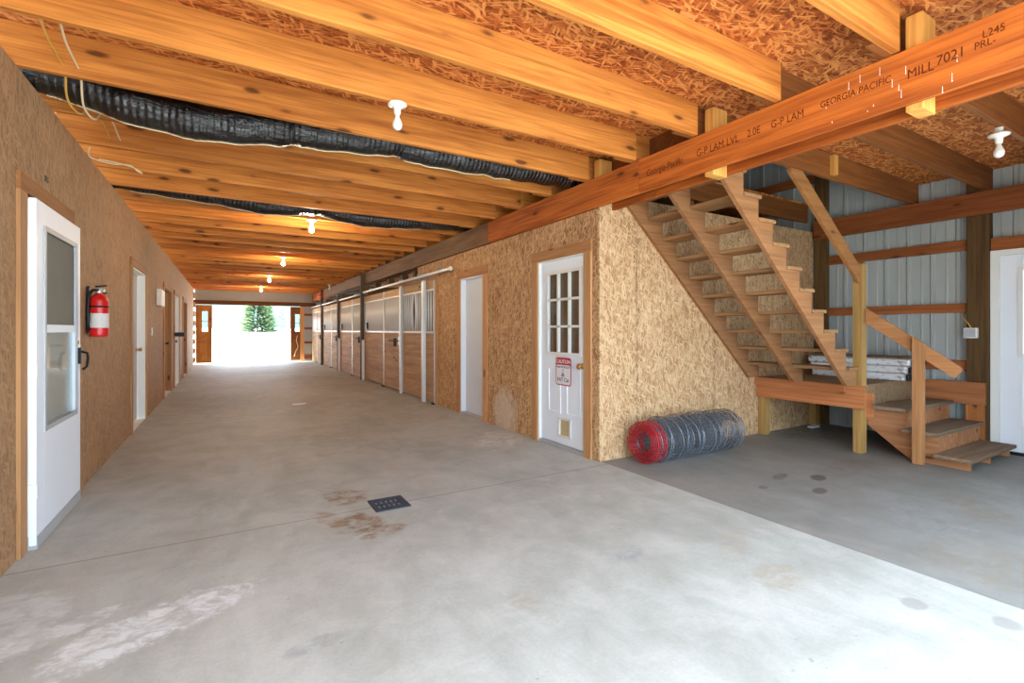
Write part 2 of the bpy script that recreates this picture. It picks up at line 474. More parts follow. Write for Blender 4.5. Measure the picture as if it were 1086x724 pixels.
# floors
marks = [
    (.78, 3.83, .15, .20, .2, (138, 112, 86), .95, .34),
    (.74, 3.26, .17, .19, .5, (132, 106, 80), 1.0, .34),
    (.86, 3.05, .16, .07, .3, (142, 114, 86), .9, .3),
    (.60, 3.42, .07, .18, .2, (156, 130, 102), .7, .35),
    (-.25, 2.60, .40, .15, .45, (226, 229, 228), .85, .5),
    (-.62, 2.72, .25, .07, .5, (226, 229, 228), .6, .5),
    (-.86, 2.95, .22, .30, .2, (220, 224, 224), .5, .4),
    (2.72, 4.95, .45, .30, .9, (228, 222, 212), .65, .5),
    (1.21, 1.93, .08, .10, .1, (158, 148, 132), .55, .3),
    (2.46, 1.45, .16, .12, .3, (164, 152, 130), .6, .3),
    (1.98, 2.03, .12, .07, .5, (142, 142, 148), .55, .35),
    (.31, 2.09, .13, .05, .1, (150, 148, 146), .7, .3),
    (2.75, .99, .06, .05, .2, (140, 136, 130), .6, .2),
    (2.91, .72, .06, .05, .2, (140, 136, 130), .6, .2),
    (2.60, 1.83, .22, .08, .5, (168, 150, 124), .3, .4),
    (1.5, 6.5, 1.2, .5, .2, (150, 134, 116), .3, .5),
    (.4, 9.5, 1.0, 1.6, .1, (146, 130, 112), .35, .5),
    (2.2, 12.5, .6, 2.5, .1, (150, 136, 120), .35, .5),
    (1.1, 11.2, .45, 2.6, .05, (186, 182, 174), .4, .6), (.3, 7.6, .5, 1.2, .3, (184, 180, 172), .3, .6),
    (.2, 14.5, .6, 2.5, -.1, (178, 170, 160), .4, .5),
]
M_CONC = concrete('concrete_aisle', (160, 160, 151), (197, 197, 190), marks, joints_y=(3.5, 8.2, 12.6, 17.0))
marks2 = [
    (4.40, 2.26, .10, .06, .3, (86, 80, 72), .85, .2), (4.05, 2.07, .09, .05, .3, (90, 84, 78), .8, .2),
    (4.15, 2.45, .14, .05, .3, (96, 90, 84), .7, .3), (3.75, 2.35, .06, .04, .3, (96, 90, 84), .7, .3),
    (4.62, 1.3, .35, .16, .6, (128, 112, 92), .5, .4), (3.6, 1.0, .35, .25, .2, (134, 120, 100), .5, .45),
    (5.0, 2.3, .5, .15, .2, (116, 106, 94), .4, .4), (6.4, 3.3, .7, .35, .1, (104, 88, 64), .6, .5),
    (4.0, 1.35, .5, .2, .7, (172, 172, 176), .18, .6), (5.3, 1.2, .5, .2, .7, (168, 168, 172), .18, .6),
]
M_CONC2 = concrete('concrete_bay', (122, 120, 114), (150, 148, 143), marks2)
struct('floor', MB().box(-1.2, 3.122, YS, YEND, -.12, 0), M_CONC, 'pale concrete aisle floor slab with drain and brown stain', 'floor')
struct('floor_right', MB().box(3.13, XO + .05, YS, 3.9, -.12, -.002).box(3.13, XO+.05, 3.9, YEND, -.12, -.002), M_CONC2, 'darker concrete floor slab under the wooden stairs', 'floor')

# left wall with openings (y0, y1, top)
L_OPEN = [(3.84, 4.74, 2.02), (7.46, 8.62, 2.06), (11.0, 12.3, 2.06), (13.1, 14.3, 2.06), (15.6, 16.9, 2.06)]
def wall_x(x0, x1, y0, y1, ztop, opens):
    mb = MB(); y = y0
    for a, b, t in opens:
        mb.box(x0, x1, y, a, 0, ztop); mb.box(x0, x1, a, b, t, ztop); y = b
    mb.box(x0, x1, y, y1, 0, ztop)
    return mb
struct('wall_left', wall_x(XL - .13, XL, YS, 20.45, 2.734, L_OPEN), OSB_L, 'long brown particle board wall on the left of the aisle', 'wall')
R_OPEN = [(3.82, 4.66, 2.05), (6.04, 6.80, 2.05)]
mb = wall_x(XR, XR + .12, 3.62, 7.74, BEAM0 - .004, R_OPEN)
mb.box(XR, XR + .12, 7.74, 8.75, STALL_B + .15, BEAM0 - .004)
struct('wall_right', mb, OSB_R, 'orange brown particle board wall around the two white doors', 'wall')
struct('wall_back', MB().box(XR + .001, 6.88, 3.60, 3.619, 0, 2.60).box(XR + .13, 6.88, 3.619, 3.70, 0, 2.60), OSB_B, 'light particle board wall under and behind the stairs', 'wall')

ADDED_WIN = (9.2, 13.6, 14.9, 16.8, 18.0, 20.0)  # stall windows added to let daylight into the mid aisle
def ribbed_x(x, y0, y1, z0, z1, pitch=.229, first=None, face=-1):
    """ribbed steel sheet facing -x"""
    prof = []; y = y0
    y = (first if first is not None else y0)
    while y > y0: y -= pitch
    prof.append((y0, 0))
    while y < y1:
        for dy, h in ((-.028, 0), (-.014, .019), (.014, .019), (.028, 0), (.095, 0), (.101, .004), (.111, .004), (.117, 0)):
            yy = y + dy
            if y0 < yy < y1: prof.append((yy, h))
        y += pitch
    prof.append((y1, 0))
    n = len(prof); v = []
    for z in (z0, z1):
        for yy, h in prof: v.append((x + face*h, yy, z))
    for z in (z0, z1):
        for yy, h in prof: v.append((x + .02 + face*h*0, yy, z))
    f = [(i, i+1, n+i+1, n+i) for i in range(n-1)] + [(2*n+i, 3*n+i, 3*n+i+1, 2*n+i+1) for i in range(n-1)]
    return MB().add(v, f)
mb = ribbed_x(XO, 1.79, 7.9, 0, 4.6, .229, 3.50)
yy = 7.9
for c in ADDED_WIN:
    for a in ((yy, c - .75, 0, 4.6), (c - .75, c + .75, 0, 1.1), (c - .75, c + .75, 2.2, 4.6)):
        m2 = ribbed_x(XO, *a, .229, 3.50); mb.add(m2.v, m2.f)
    yy = c + .75
m2 = ribbed_x(XO, yy, YEND, 0, 4.6, .229, 3.50); mb.add(m2.v, m2.f)
m2 = ribbed_x(XO, YS, 1.79, 2.10, 4.6, .229, 3.50); mb.add(m2.v, m2.f)
m2 = ribbed_x(XO, YS, .86, 0, 2.10, .229, 3.50); mb.add(m2.v, m2.f)
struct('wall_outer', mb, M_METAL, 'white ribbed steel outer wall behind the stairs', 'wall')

# ceiling deck with the stair opening, roof added over the loft against sky light
mb = MB().box(XL - .2, 3.30, YS, YEND, 2.98, 3.0)
mb.box(3.30, XO, YS, 2.47, 2.98, 3.0).box(3.30, XO, 3.66, YEND, 2.98, 3.0)
struct('ceiling', mb, OSB_C, 'reddish particle board deck above the ceiling joists', 'ceiling')
struct('roof', MB().box(XL - .3, XO + .3, YS, YEND, 4.6, 4.65), M_ROOF, 'loft roof added to keep sky light out of the stair opening', 'roof')
struct('wall_loft_blocker', MB().box(XL - .3, XL - .25, YS, YEND, 2.75, 4.6).box(XL - .3, XO + .3, YEND - .02, YEND, 3.0, 4.6).box(3.28, 3.30, 3.66, YEND, 3.05, 4.6).box(3.30, XO, 5.6, 5.62, 3.05, 4.6), OSB_G, 'loft walls above the stairs, added to keep daylight out', 'wall')  # extra walls close the open loft sides so it stays dark

struct('wall_front_blocker', MB().box(5.0, XO + .02, YS - .06, YS, 0, 4.6).box(3.2, 5.0, YS - .06, YS, 2.0, 4.6).box(XL - .13, 3.2, YS - .06, YS, 3.0, 4.6), M_METAL, 'unseen steel end wall behind the camera, openings shaped to steer daylight', 'wall')  # unseen wall, sized to hold daylight off the right bay
# far end wall
YF = 21.5
mb = MB().box(XL - .05, 3.2, YF - .05, YF, 2.235, 2.40)
struct('beam_far', mb, wood('far_header', (120, 76, 42), (86, 50, 26), 'x', .2), 'dark wooden header above the far barn opening', 'beam')
mb = MB()
prof = []
x = XL
while x < 3.2:
    mb.box(x, x + .215, YF + .005, YF + .02, 2.40, 3.0); mb.box(x + .215, x + .235, YF - .012, YF + .02, 2.40, 3.0); x += .235
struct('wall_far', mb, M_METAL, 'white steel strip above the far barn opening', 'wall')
# right end of the far wall: steel + girts
mb = MB().box(2.76, XO, YF + .02, YF + .05, 0, 3.0)
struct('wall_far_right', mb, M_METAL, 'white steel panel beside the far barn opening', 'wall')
gm = wood('far_girt', (150, 92, 50), (110, 62, 30), 'x', .2)
for i, z in enumerate((.10, .72, 1.30, 1.86)):
    tag(obj('wall_girt', MB().box(2.76, 3.06, YF - .02, YF + .018, z, z + (.16 if i == 0 else .09)), gm),
        ['lowest', 'second lowest', 'third lowest', 'topmost'][i] + ' short girt on steel beside the far barn opening', 'girt', 'girts beside the far opening', 'structure')
# the last metre of the left side: steel and girt ends
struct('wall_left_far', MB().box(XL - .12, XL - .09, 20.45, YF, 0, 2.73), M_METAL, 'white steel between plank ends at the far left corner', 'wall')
for i in range(8):
    z = .10 + i*.335
    tag(obj('plank_girt', MB().box(XL - .085, XL + .02, 20.47, YF - .06, z, z + .17), GIRT),
        'short brown girt stacked in the far left corner, number %s up from the floor' % ['one', 'two', 'three', 'four', 'five', 'six', 'seven', 'eight'][i], 'girt', 'girts in the far left corner', 'structure')

for i, c in enumerate(ADDED_WIN):
    wr = thing('window_%d' % (i + 1), (XO, c, 1.1), 'stall window added to the outer wall to bring daylight into the aisle', 'window', 'added stall windows', 'structure')
    mb = MB()
    for a in ((c - .76, c - .70, 1.09, 2.21), (c + .70, c + .76, 1.09, 2.21), (c - .70, c + .70, 1.09, 1.15), (c - .70, c + .70, 2.15, 2.21), (c - .02, c + .02, 1.15, 2.15)): mb.box(XO - .03, XO + .03, *a)
    obj('window_frame', mb, M_WHITE2, wr)
    obj('pane', MB().box(XO - .002, XO + .002, c - .70, c + .70, 1.15, 2.15), GL, wr)
# ------------------------------------------------------------------ joists
JY = [3.72 + .635*k for k in range(-6, 28)]
ordn = ['first', 'second', 'third', 'fourth', 'fifth', 'sixth', 'seventh', 'eighth', 'ninth', 'tenth', 'eleventh', 'twelfth', 'thirteenth', 'fourteenth', 'fifteenth', 'sixteenth', 'seventeenth', 'eighteenth', 'nineteenth']
special = {
    -4: 'pine ceiling joist cut by the top edge above the laminated beam, nearest one in view',
    -3: 'pine ceiling joist second from the camera, running out at the top edge',
    -2: 'pine ceiling joist third from the camera, two in front of the unlit bulb',
    -1: 'pine ceiling joist carrying the unlit white bulb',
    0: 'pine ceiling joist just in front of the near black duct',
    1: 'pine ceiling joist just behind the near black duct',
    2: 'pine ceiling joist second behind the near black duct',
    3: 'pine ceiling joist third behind the near black duct',
    4: 'pine ceiling joist just in front of the far black duct',
    5: 'pine ceiling joist carrying the nearest lit bulb, just behind the far duct',
    6: 'pine ceiling joist second behind the far black duct',
    7: 'pine ceiling joist third behind the far black duct',
    8: 'pine ceiling joist fourth behind the far black duct',
    9: 'pine ceiling joist fifth behind the far black duct',
    10: 'pine ceiling joist just before the second lit bulb',
    11: 'pine ceiling joist carrying the second lit bulb',
}
proto_mesh = None
for i, y in enumerate(JY):
    k = i - 6
    if proto_mesh is None:
        o = obj('ceiling_joist', MB().box(XL - .12, 3.055, y - .02, y + .02, JZ0, JZ1), JOIST, origin=(1, y, JZ0), bevel=.003)
        proto_mesh = o.data
        first_joist = o
    else:
        o = first_joist.copy(); COL.objects.link(o); o.location = (1, y, JZ0)
    if k in special: lab = special[k]; grp = 'ceiling joists across the aisle'
    elif k <= -5: lab = 'pine ceiling joist behind the camera position'; grp = 'ceiling joists behind the camera'
    elif k < 17: lab = 'distant pine ceiling joist between the second and third lit bulbs'; grp = 'joists past the second bulb'
    else: lab = 'farthest dim pine ceiling joists over the aisle beyond the third lit bulb'; grp = 'joists past the third bulb'
    tag(o, lab, 'joist', grp)
# joists over the bay on the right (the one at 2.49 edges the stair opening)
RJ = {-4: 'shade-coloured pine joist nearest the camera over the right bay, beside the unlit bulb', -3: 'shade-coloured pine joist over the right bay between bulb and stair opening',
      -2: 'shade-coloured pine joist along the edge of the stair opening', -5: 'pine joist over the right bay behind the frame edge'}
for k in (-5, -4, -3, -2):
    y = 3.72 + .635*k + .0
    o = tag(obj('ceiling_joist', MB().box(2.86, 6.99, y + .0215, y + .0615, JZ0, JZ1), JOIST_SHADED, bevel=.003), RJ[k], 'joist', 'joists over the right bay')
for k in range(-1, 8):
    y = 3.72 + .635*k
    tag(obj('joist_extension', MB().box(2.86, 3.258 if k < 0 else 4.2, y + .0215, y + .0615, JZ0, JZ1), JOIST), 'joist end lapped on top of the beam, ' + ['in front of the near duct', 'at the end of the near duct', 'first past the near duct', 'second past the near duct', 'third past the near duct', 'fourth past the near duct', 'at the nearest lit bulb', 'first past the nearest lit bulb', 'second past the nearest lit bulb'][k + 1], 'joist', 'lapped joist ends on the beam')
tag(obj('joist_cleat', MB().box(5.02, 5.09, 2.43, 2.470, JZ0 + .03, JZ1 - .02), BLOCK), 'short upright cleat on the joist beside the stair opening', 'cleat')
tag(obj('ceiling_joist', MB().box(3.31, 6.86, 3.66, 3.70, JZ0, JZ1), JOIST_SHADED), 'brown rim joist on top of the particle board wall behind the stairs', 'joist', 'joists over the right bay')

# ------------------------------------------------------------------ the big beam (two plies on spacers)
def beam_seg(y0, y1, mat, label, spacers=()):
    r = thing('support_beam', (3.18, (y0+y1)/2, BEAM0), label, 'beam', 'long beam segments beside the aisle', 'structure')
    obj('front_ply', MB().box(3.06, 3.098, y0, y1, BEAM0, BEAM1), mat, r, bevel=.003)
    obj('rear_ply', MB().box(3.262, 3.30, y0, y1, BEAM0 - .005, BEAM1), mat, r, bevel=.003)
    for s in spacers:
        obj('spacer_block', MB().box(3.1, 3.26, s - .075, s - .002, BEAM0 - .03 if s < 3.4 else BEAM1 + .002, JZ1 - .055), BLOCK, r, bevel=.002)
    return r
b1 = beam_seg(YS, 3.045, BEAMM, 'orange laminated beam with black stamped print, nearest segment over the stairs', (1.155, 2.405))
b2 = beam_seg(3.055, 5.84, BEAMM, 'orange laminated beam segment above the windowed white door', (3.675,))
b3 = beam_seg(5.85, 12.6, BEAMW, 'darker weathered beam segment above the plain white door and nearest stalls')
b4 = beam_seg(12.61, 18.75, BEAMW, 'grey weathered beam segment above the middle stalls')
b5 = beam_seg(18.76, YF - .06, BEAMM, 'reddish end segment of the beam at the far barn opening')
for i, (a, b_) in enumerate(((2.52, 3.12), (3.165, 3.74))):
    tag(obj('header_board', MB().box(3.262, 3.29, a, b_, JZ0, JZ1), JOIST_SHADED), ('short header board over the beam at the stair top', 'short header board over the beam above the stair wall')[i], 'board', None, 'structure')
# stamped print and paint drips on the front ply
rx = (PI/2, 0, -PI/2)
for body, yy, zz, sz in (('Georgia-Pacific', 2.76, 2.590, .078), ('G-P LAM LVL', 2.27, 2.600, .078), ('2.0E', 1.985, 2.604, .07),
                         ('G-P LAM', 1.76, 2.604, .07), ('GEORGIA-PACIFIC', 1.38, 2.612, .055), ('MILL', 1.075, 2.598, .07), ('7021', .955, 2.612, .07), ('PRL-', .83, 2.612, .05), ('L245', .80, 2.655, .05)):
    text('stamped_print', body, sz, (3.0590, yy, zz), rx, M_INK, b1, .0004, sx=.8)
mb = MB()
rd = random.Random(3)
for i in range(16):
    yy = rd.uniform(.72, 1.6); zz = rd.uniform(2.47, 2.72); L = rd.choice((.004, .008, .03, .04))
    mb.box(3.0588, 3.060, yy, yy + .0022, zz - L, zz); mb.lathe([(0.0005, -.001), (.003, 0), (.0005, .001)], (3.0595, yy + .001, zz - L), 'x', 8)
obj('paint_drips', mb, M_PORC, b1)

# stubs in the gap above the stalls
mb = MB()
for i, yy in enumerate((8.95, 9.75, 10.7, 11.8)):
    o = tag(obj('gap_block', MB().box(3.12, 3.26, yy, yy + .14, STALL_B + .16, BEAM0 - .04), POSTD), ['nearest', 'second', 'third', 'fourth'][i] + ' dark block in the gap above the stall fronts', 'block', 'blocks above the stalls', 'structure')

# outer beam, posts, girts of the right bay
struct('beam_outer', MB().box(6.855, 6.895, YS, 3.59, 2.49, 2.733), OUTBEAM, 'reddish wooden beam along the steel outer wall', 'beam', origin=(6.87, 2, 2.5), bevel=.004)
tag(obj('support_post', MB().box(6.90, 7.015, 1.84, 2.02, 0, 3.9), POSTD, bevel=.004), 'dark treated post between the steel wall and the right door', 'post', None, 'structure')
tag(obj('support_post', MB().box(6.90, 7.015, 3.46, 3.597, 0, 3.9), POSTD, bevel=.004), 'dark treated post in the corner behind the stairs', 'post', None, 'structure')
for z0, z1, lab in ((2.144, 2.257, 'topmost'), (1.464, 1.565, 'middle'), (.823, .935, 'lowest')):
    tag(obj('wall_girt', MB().box(6.965, 7.015, 2.025, 3.455, z0, z1), GIRT, bevel=.003), lab + ' reddish girt on the steel wall behind the stairs', 'girt', 'girts on the outer wall', 'structure')
tag(obj('wall_girt', MB().box(6.93, 7.015, .6, 1.835, 2.105, 2.236), GIRT, bevel=.003), 'reddish girt just above the right hand white door', 'girt', None, 'structure')
tag(obj('wall_girt', MB().box(6.965, 7.015, 2.03, 5.5, 3.30, 3.42), GIRT, bevel=.003), 'girt on the dark loft wall seen through the stair opening', 'girt', None, 'structure')

# ------------------------------------------------------------------ doors
def panel_relief(mb, x, y0, y1, z0, z1, s=-1, w=.022, h=.009, mi=0):
    """a moulded rectangle standing h proud of plane x"""
    for a in ((y0, y1, z0, z0 + w), (y0, y1, z1 - w, z1), (y0, y0 + w, z0 + w, z1 - w), (y1 - w, y1, z0 + w, z1 - w)):
        mb.box(x + s*h, x, a[0], a[1], a[2], a[3], mi)

def knob(name, c, s, parent, mat=M_BRASS):
    mb = MB().lathe([(.031, 0), (.031, s*.006), (.012, s*.010), (.011, s*.034), (.022, s*.040), (.029, s*.052), (.026, s*.064), (.012, s*.070)], c, 'x', 16)
    return obj(name, mb, mat, parent, True)

# right wall: half glazed door with cat flap
XD = XR + .035
d = thing('door_1', (XD, 4.24, 0), 'white nine pane door with cat flap and caution sign', 'door', None, 'structure')
Y0, Y1, Z0, Z1 = 3.835, 4.645, .035, 2.035
gy0, gy1, gz0, gz1 = 3.925, 4.515, 1.015, 1.90
fy0, fy1, fz0, fz1 = 4.10, 4.30, .125, .315
mb = MB()
mb.box(XD, XD + .044, Y0, gy0, Z0, Z1).box(XD, XD + .044, gy1, Y1, Z0, Z1).box(XD, XD + .044, gy0, gy1, gz1, Z1)
mb.box(XD, XD + .044, gy0, gy1, fz1, gz0).box(XD, XD + .044, gy0, gy1, Z0, fz0).box(XD, XD + .044, gy0, fy0, fz0, fz1).box(XD, XD + .044, fy1, gy1, fz0, fz1)
obj('door_leaf', mb, M_WHITE, d)
mb = MB()
for a, b in ((3.93, 4.17), (4.27, 4.51)): panel_relief(mb, XD, a, b, .36 if a < 4.2 else .36, .86)
obj('raised_panels', mb, M_WHITE, d)
mb = MB()
panel_relief(mb, XD, gy0 - .02, gy1 + .02, gz0 - .02, gz1 + .02, -1, .034, .016)
for i in (1, 2):
    yy = gy0 + (gy1 - gy0)*i/3; mb.box(XD - .012, XD + .02, yy - .013, yy + .013, gz0, gz1)
    zz = gz0 + (gz1 - gz0)*i/3; mb.box(XD - .012, XD + .02, gy0, gy1, zz - .013, zz + .013)
obj('glazing_grid', mb, M_WHITE2, d)
obj('glass_panes', MB().box(XD + .021, XD + .025, gy0, gy1, gz0, gz1), GL, d)
obj('inner_shade', MB().box(XD + .034, XD + .038, gy0, gy1, gz0, gz1), M_SHADE, d)
fl = obj('cat_flap', MB().box(XD - .012, XD + .0, fy0 - .012, fy1 + .012, fz0 - .012, fz0 + .012).box(XD - .012, XD, fy0 - .012, fy1 + .012, fz1 - .012, fz1 + .012)
    .box(XD - .012, XD, fy0 - .012, fy0 + .012, fz0, fz1).box(XD - .012, XD, fy1 - .012, fy1 + .012, fz0, fz1), M_WHITE2, d)
obj('flap', MB().box(XD + .016, XD + .022, fy0, fy1, fz0, fz1), M_TAN, fl)
knob('door_knob', (XD, 3.895, .90), -1, d)
struct('room_behind_door_wall', MB().box(4.6, 4.65, 3.75, 7.6, 0, 2.9), M_DARKROOM, 'brown room wall seen through the door panes', 'wall')
def casing(n, x, s, y0, y1, top, w, label, mz, my, jamb=None, jdepth=.1, proud=.02, near=True, far=True, hw=None, hproud=None):
    t = thing('trim_%d' % n, (x, (y0+y1)/2, 0), label, 'door trim', None, 'structure')
    hw = hw or w
    if near: obj('side_casing', MB().box(x, x + s*proud, y0 - w, y0, 0, top), mz, t, bevel=.002)
    if far: obj('side_casing', MB().box(x, x + s*proud, y1, y1 + w, 0, top), mz, t, bevel=.002)
    obj('head_casing', MB().box(x, x + s*(hproud or proud), y0 - (w if near else 0), y1 + (w if far else 0), top, top + hw), my, t, bevel=.002)
    if jamb:
        obj('jamb', MB().box(x - s*jdepth, x + s*.004, y0 + .001, y0 + .016, 0, top - .016).box(x - s*jdepth, x + s*.004, y1 - .016, y1 - .001, 0, top - .016)
            .box(x - s*jdepth, x + s*.004, y0 + .001, y1 - .001, top - .016, top - .001), jamb, t)
    return t
t1 = casing(1, XR, -1, 3.82, 4.66, 2.05, .115, 'light pine casing around the nine pane door', CASZ, CASY, M_WHITE2, .1)
obj('threshold', MB().box(XR - .005, XR + .1, 3.837, 4.643, 0.001, .028), M_GREY, t1)
# caution sign, on the leaf
s = thing('caution_sign', (XD - 0.0105, 4.21, .68), 'small white caution sign with red header on the nine pane door', 'sign')
sy0, sy1, sz0, sz1 = 4.075, 4.345, .675, .975
def rrect(y0, y1, z0, z1, r):
    p = []
    for cy, cz, a0 in ((y1-r, z1-r, 0), (y0+r, z1-r, 90), (y0+r, z0+r, 180), (y1-r, z0+r, 270)):
        for k in range(5):
            a = math.radians(a0 + k*22.5); p.append((cy + r*math.cos(a), cz + r*math.sin(a)))
    return p
obj('border', MB().prism(rrect(sy0, sy1, sz0, sz1, .03), 'x', XD - 0.0130, XD - 0.0105), M_SIGNR, s)
obj('face', MB().prism(rrect(sy0 + .012, sy1 - .012, sz0 + .012, .895, .02), 'x', XD - 0.0150, XD - 0.0131), M_SIGNW, s)
rs = (PI/2, 0, -PI/2)
text('header_text', 'CAUTION', .055, (XD - 0.0147, 4.21, .930), rs, M_SIGNW, s, .0006)
text('line_text', 'AREA PATROLLED', .028, (XD - 0.0157, 4.21, .872), rs, M_SIGNK, s, .0005)
text('line_text', 'BY', .022, (XD - 0.0157, 4.21, .843), rs, M_SIGNK, s, .0005)
text('line_text', 'FAT Cat', .060, (XD - 0.0157, 4.21, .735), rs, M_SIGNK, s, .0005)
ca = [(-.05, 0), (.05, 0), (.045, .03), (.02, .05), (.018, .065), (.022, .085), (.01, .078), (-.004, .085), (-.008, .06), (-.03, .05), (-.048, .03)]
obj('animal_mark', MB().prism([(4.215 - a*.6, .770 + b*.7) for a, b in ca], 'x', XD - 0.0157, XD - 0.0151), plain('sign_grey', (150, 150, 160), .6), s)

# right wall: plain recessed door
d = thing('door_2', (XR + .09, 6.42, 0), 'plain white recessed door between the stalls and the nine pane door', 'door', None, 'structure')
obj('door_leaf', MB().box(XR + .075, XR + .118, 6.058, 6.782, .03, 2.03), M_OFFW, d)
t2 = casing(2, XR, -1, 6.04, 6.80, 2.05, .125, 'light pine casing around the plain white door', CASZ, CASY, M_WHITE, .1)
obj('threshold', MB().box(XR - .005, XR + .1, 6.057, 6.783, 0.001, .028), M_GREY, t2)

# left wall: white storm door, standing proud of the wall
XS = XL + .02
d = thing('door_3', (XS, 4.3, 0), 'white storm door with two glass panes on the left wall', 'door', None, 'structure')
y0, y1, z0, z1 = 3.81, 4.79, .025, 2.035
gy0, gy1 = 3.955, 4.665
mb = MB()
for a in ((y0, gy0, z0, z1), (gy1, y1, z0, z1), (gy0, gy1, 1.885, z1), (gy0, gy1, z0, .675), (gy0, gy1, 1.255, 1.305)):
    mb.box(XS, XS + .034, *a)
obj('door_frame', mb, M_WHITE, d, bevel=.003)
obj('kick_plate', MB().box(XL + .002, XS + .037, y0 + .002, y1 - .002, .002, .075), M_GREY, d)
mb = MB(); panel_relief(mb, XS + .034, gy0 - .015, gy1 + .015, .66, 1.90, 1, .03, .008)
obj('sash_frame', mb, M_GREY, d)
obj('upper_pane', MB().box(XS + .014, XS + .018, gy0, gy1, 1.305, 1.885), GLS, d)
obj('lower_pane', MB().box(XS + .010, XS + .014, gy0, gy1, .675, 1.255), GLS, d)
obj('window_shade', MB().box(XS + .003, XS + .006, gy0, gy1, .675, 1.255), M_PALE, d)
obj('insect_screen', MB().box(XS + .022, XS + .024, gy0, gy1, 1.305, 1.885), M_SCREEN, d)
h = obj('handle_plate', MB().box(XS + .034, XS + .052, 4.72, 4.75, 1.02, 1.14), M_BLACK, d)
obj('handle', MB().tube([(XS + .05, 4.735, 1.11), (XS + .085, 4.735, 1.10), (XS + .09, 4.73, 1.06), (XS + .088, 4.70, 1.0), (XS + .075, 4.665, .985)], .009, 8), M_BLACK, h, True)
obj('lock_cylinder', MB().lathe([(.014, 0), (.014, .008)], (XS + .034, 4.735, 1.18), 'x', 12), M_BRASS, d)
obj('storm_frame', MB().box(XL + .001, XS, y0 + .001, y0 + .04, .08, 2.03).box(XL + .001, XS, y1 - .04, y1 - .001, .08, 2.03).box(XL + .001, XS, y0 + .04, y1 - .04, 1.99, 2.03), M_WHITE2, d)
obj('hinge', MB().box(XS, XS + .04, y0 - .012, y0, .3, .38).box(XS, XS + .04, y0 - .012, y0, 1.0, 1.08).box(XS, XS + .04, y0 - .012, y0, 1.75, 1.83), M_WHITE2, d)
casing(3, XL, 1, 3.80, 4.80, 2.055, .11, 'pine casing along the near edge of the white storm door', CASZL, CASYL, None, near=True, far=False, hw=.10)
# the inner door behind the storm door
d = thing('door_4', (XL - .09, 4.3, 0), 'pale inner door seen through the storm door glass', 'door', None, 'structure')
mb = MB().box(XL - .12, XL - .08, 3.85, 4.73, .01, 2.01)
panel_relief(mb, XL - .08, 3.95, 4.25, .9, 1.75, 1); panel_relief(mb, XL - .08, 4.33, 4.63, .9, 1.75, 1)
obj('door_leaf', mb, M_PALE, d)

# left wall: recessed doors further along
def ldoor(n, y0, y1, lab, tl, leafm, jm, knobm, tn):
    dd = thing('door_%d' % n, (XL - .1, (y0+y1)/2, 0), lab, 'door', None, 'structure')
    obj('door_leaf', MB().box(XL - .128, XL - .09, y0 + .017, y1 - .017, .02, 2.04), leafm, dd)
    knob('door_knob', (XL - .09, y1 - .10, 1.0), 1, dd, knobm)
    tt = casing(tn, XL, 1, y0, y1, 2.06, .10, tl, CASZL, CASYL, jm, .088)
    obj('threshold', MB().box(XL - .1, XL - .001, y0 + .018, y1 - .018, .001, .014), M_WHITE2, tt)
ldoor(5, 7.46, 8.62, 'white door with brass knob past the fire extinguisher', 'pine casing around the first recessed left door', M_LEAF_SHADED, M_WHITE2, M_BRASS, 4)
ldoor(6, 11.0, 12.3, 'recessed door past the wall panel on the left', 'pine casing around the second recessed left door', M_DARKROOM, CASZL, M_BLACK, 5)
ldoor(7, 13.1, 14.3, 'pale recessed door by the black bar on the left', 'pine casing around the third recessed left door', M_OFFW, M_WHITE2, M_BLACK, 6)
ldoor(8, 15.6, 16.9, 'farthest recessed door on the left wall', 'pine casing around the farthest left door', M_DARKROOM, CASZL, M_BLACK, 7)
# far right door in the steel wall
XG = 6.935
d = thing('door_9', (XG, 1.3, 0), 'white entry door with a narrow window beside the treated post', 'door', None, 'structure')
gy0, gy1, gz0, gz1 = 1.08, 1.60, 1.03, 1.88
mb = MB()
for a in ((.87, gy0, .03, 2.04), (gy1, 1.765, .03, 2.04), (gy0, gy1, gz1, 2.04), (gy0, gy1, .03, gz0)): mb.box(XG, XG + .045, *a)
obj('door_leaf', mb, M_WHITE, d)
mb = MB(); panel_relief(mb, XG, gy0 - .03, gy1 + .03, gz0 - .03, gz1 + .03, -1, .04, .018)
obj('window_frame', mb, M_WHITE2, d)
obj('pane', MB().box(XG + .02, XG + .025, gy0, gy1, gz0, gz1), GL, d)
mb = MB(); panel_relief(mb, XG, 1.36, 1.62, .27, .83); panel_relief(mb, XG, 1.02, 1.28, .27, .83)
obj('raised_panels', mb, M_WHITE, d)
tt = thing('trim_8', (XG, 1.3, 0), 'white frame around the right hand entry door', 'door trim', None, 'structure')
obj('jamb', MB().box(XG - .02, XO - .01, 1.768, 1.835, 0, 2.10).box(XG - .02, XO - .01, .80, .867, 0, 2.10).box(XG - .02, XO - .01, .867, 1.768, 2.043, 2.10), M_WHITE2, tt)
obj('threshold', MB().box(XG - .03, XO, .87, 1.765, .001, .028), M_BLACK, tt)

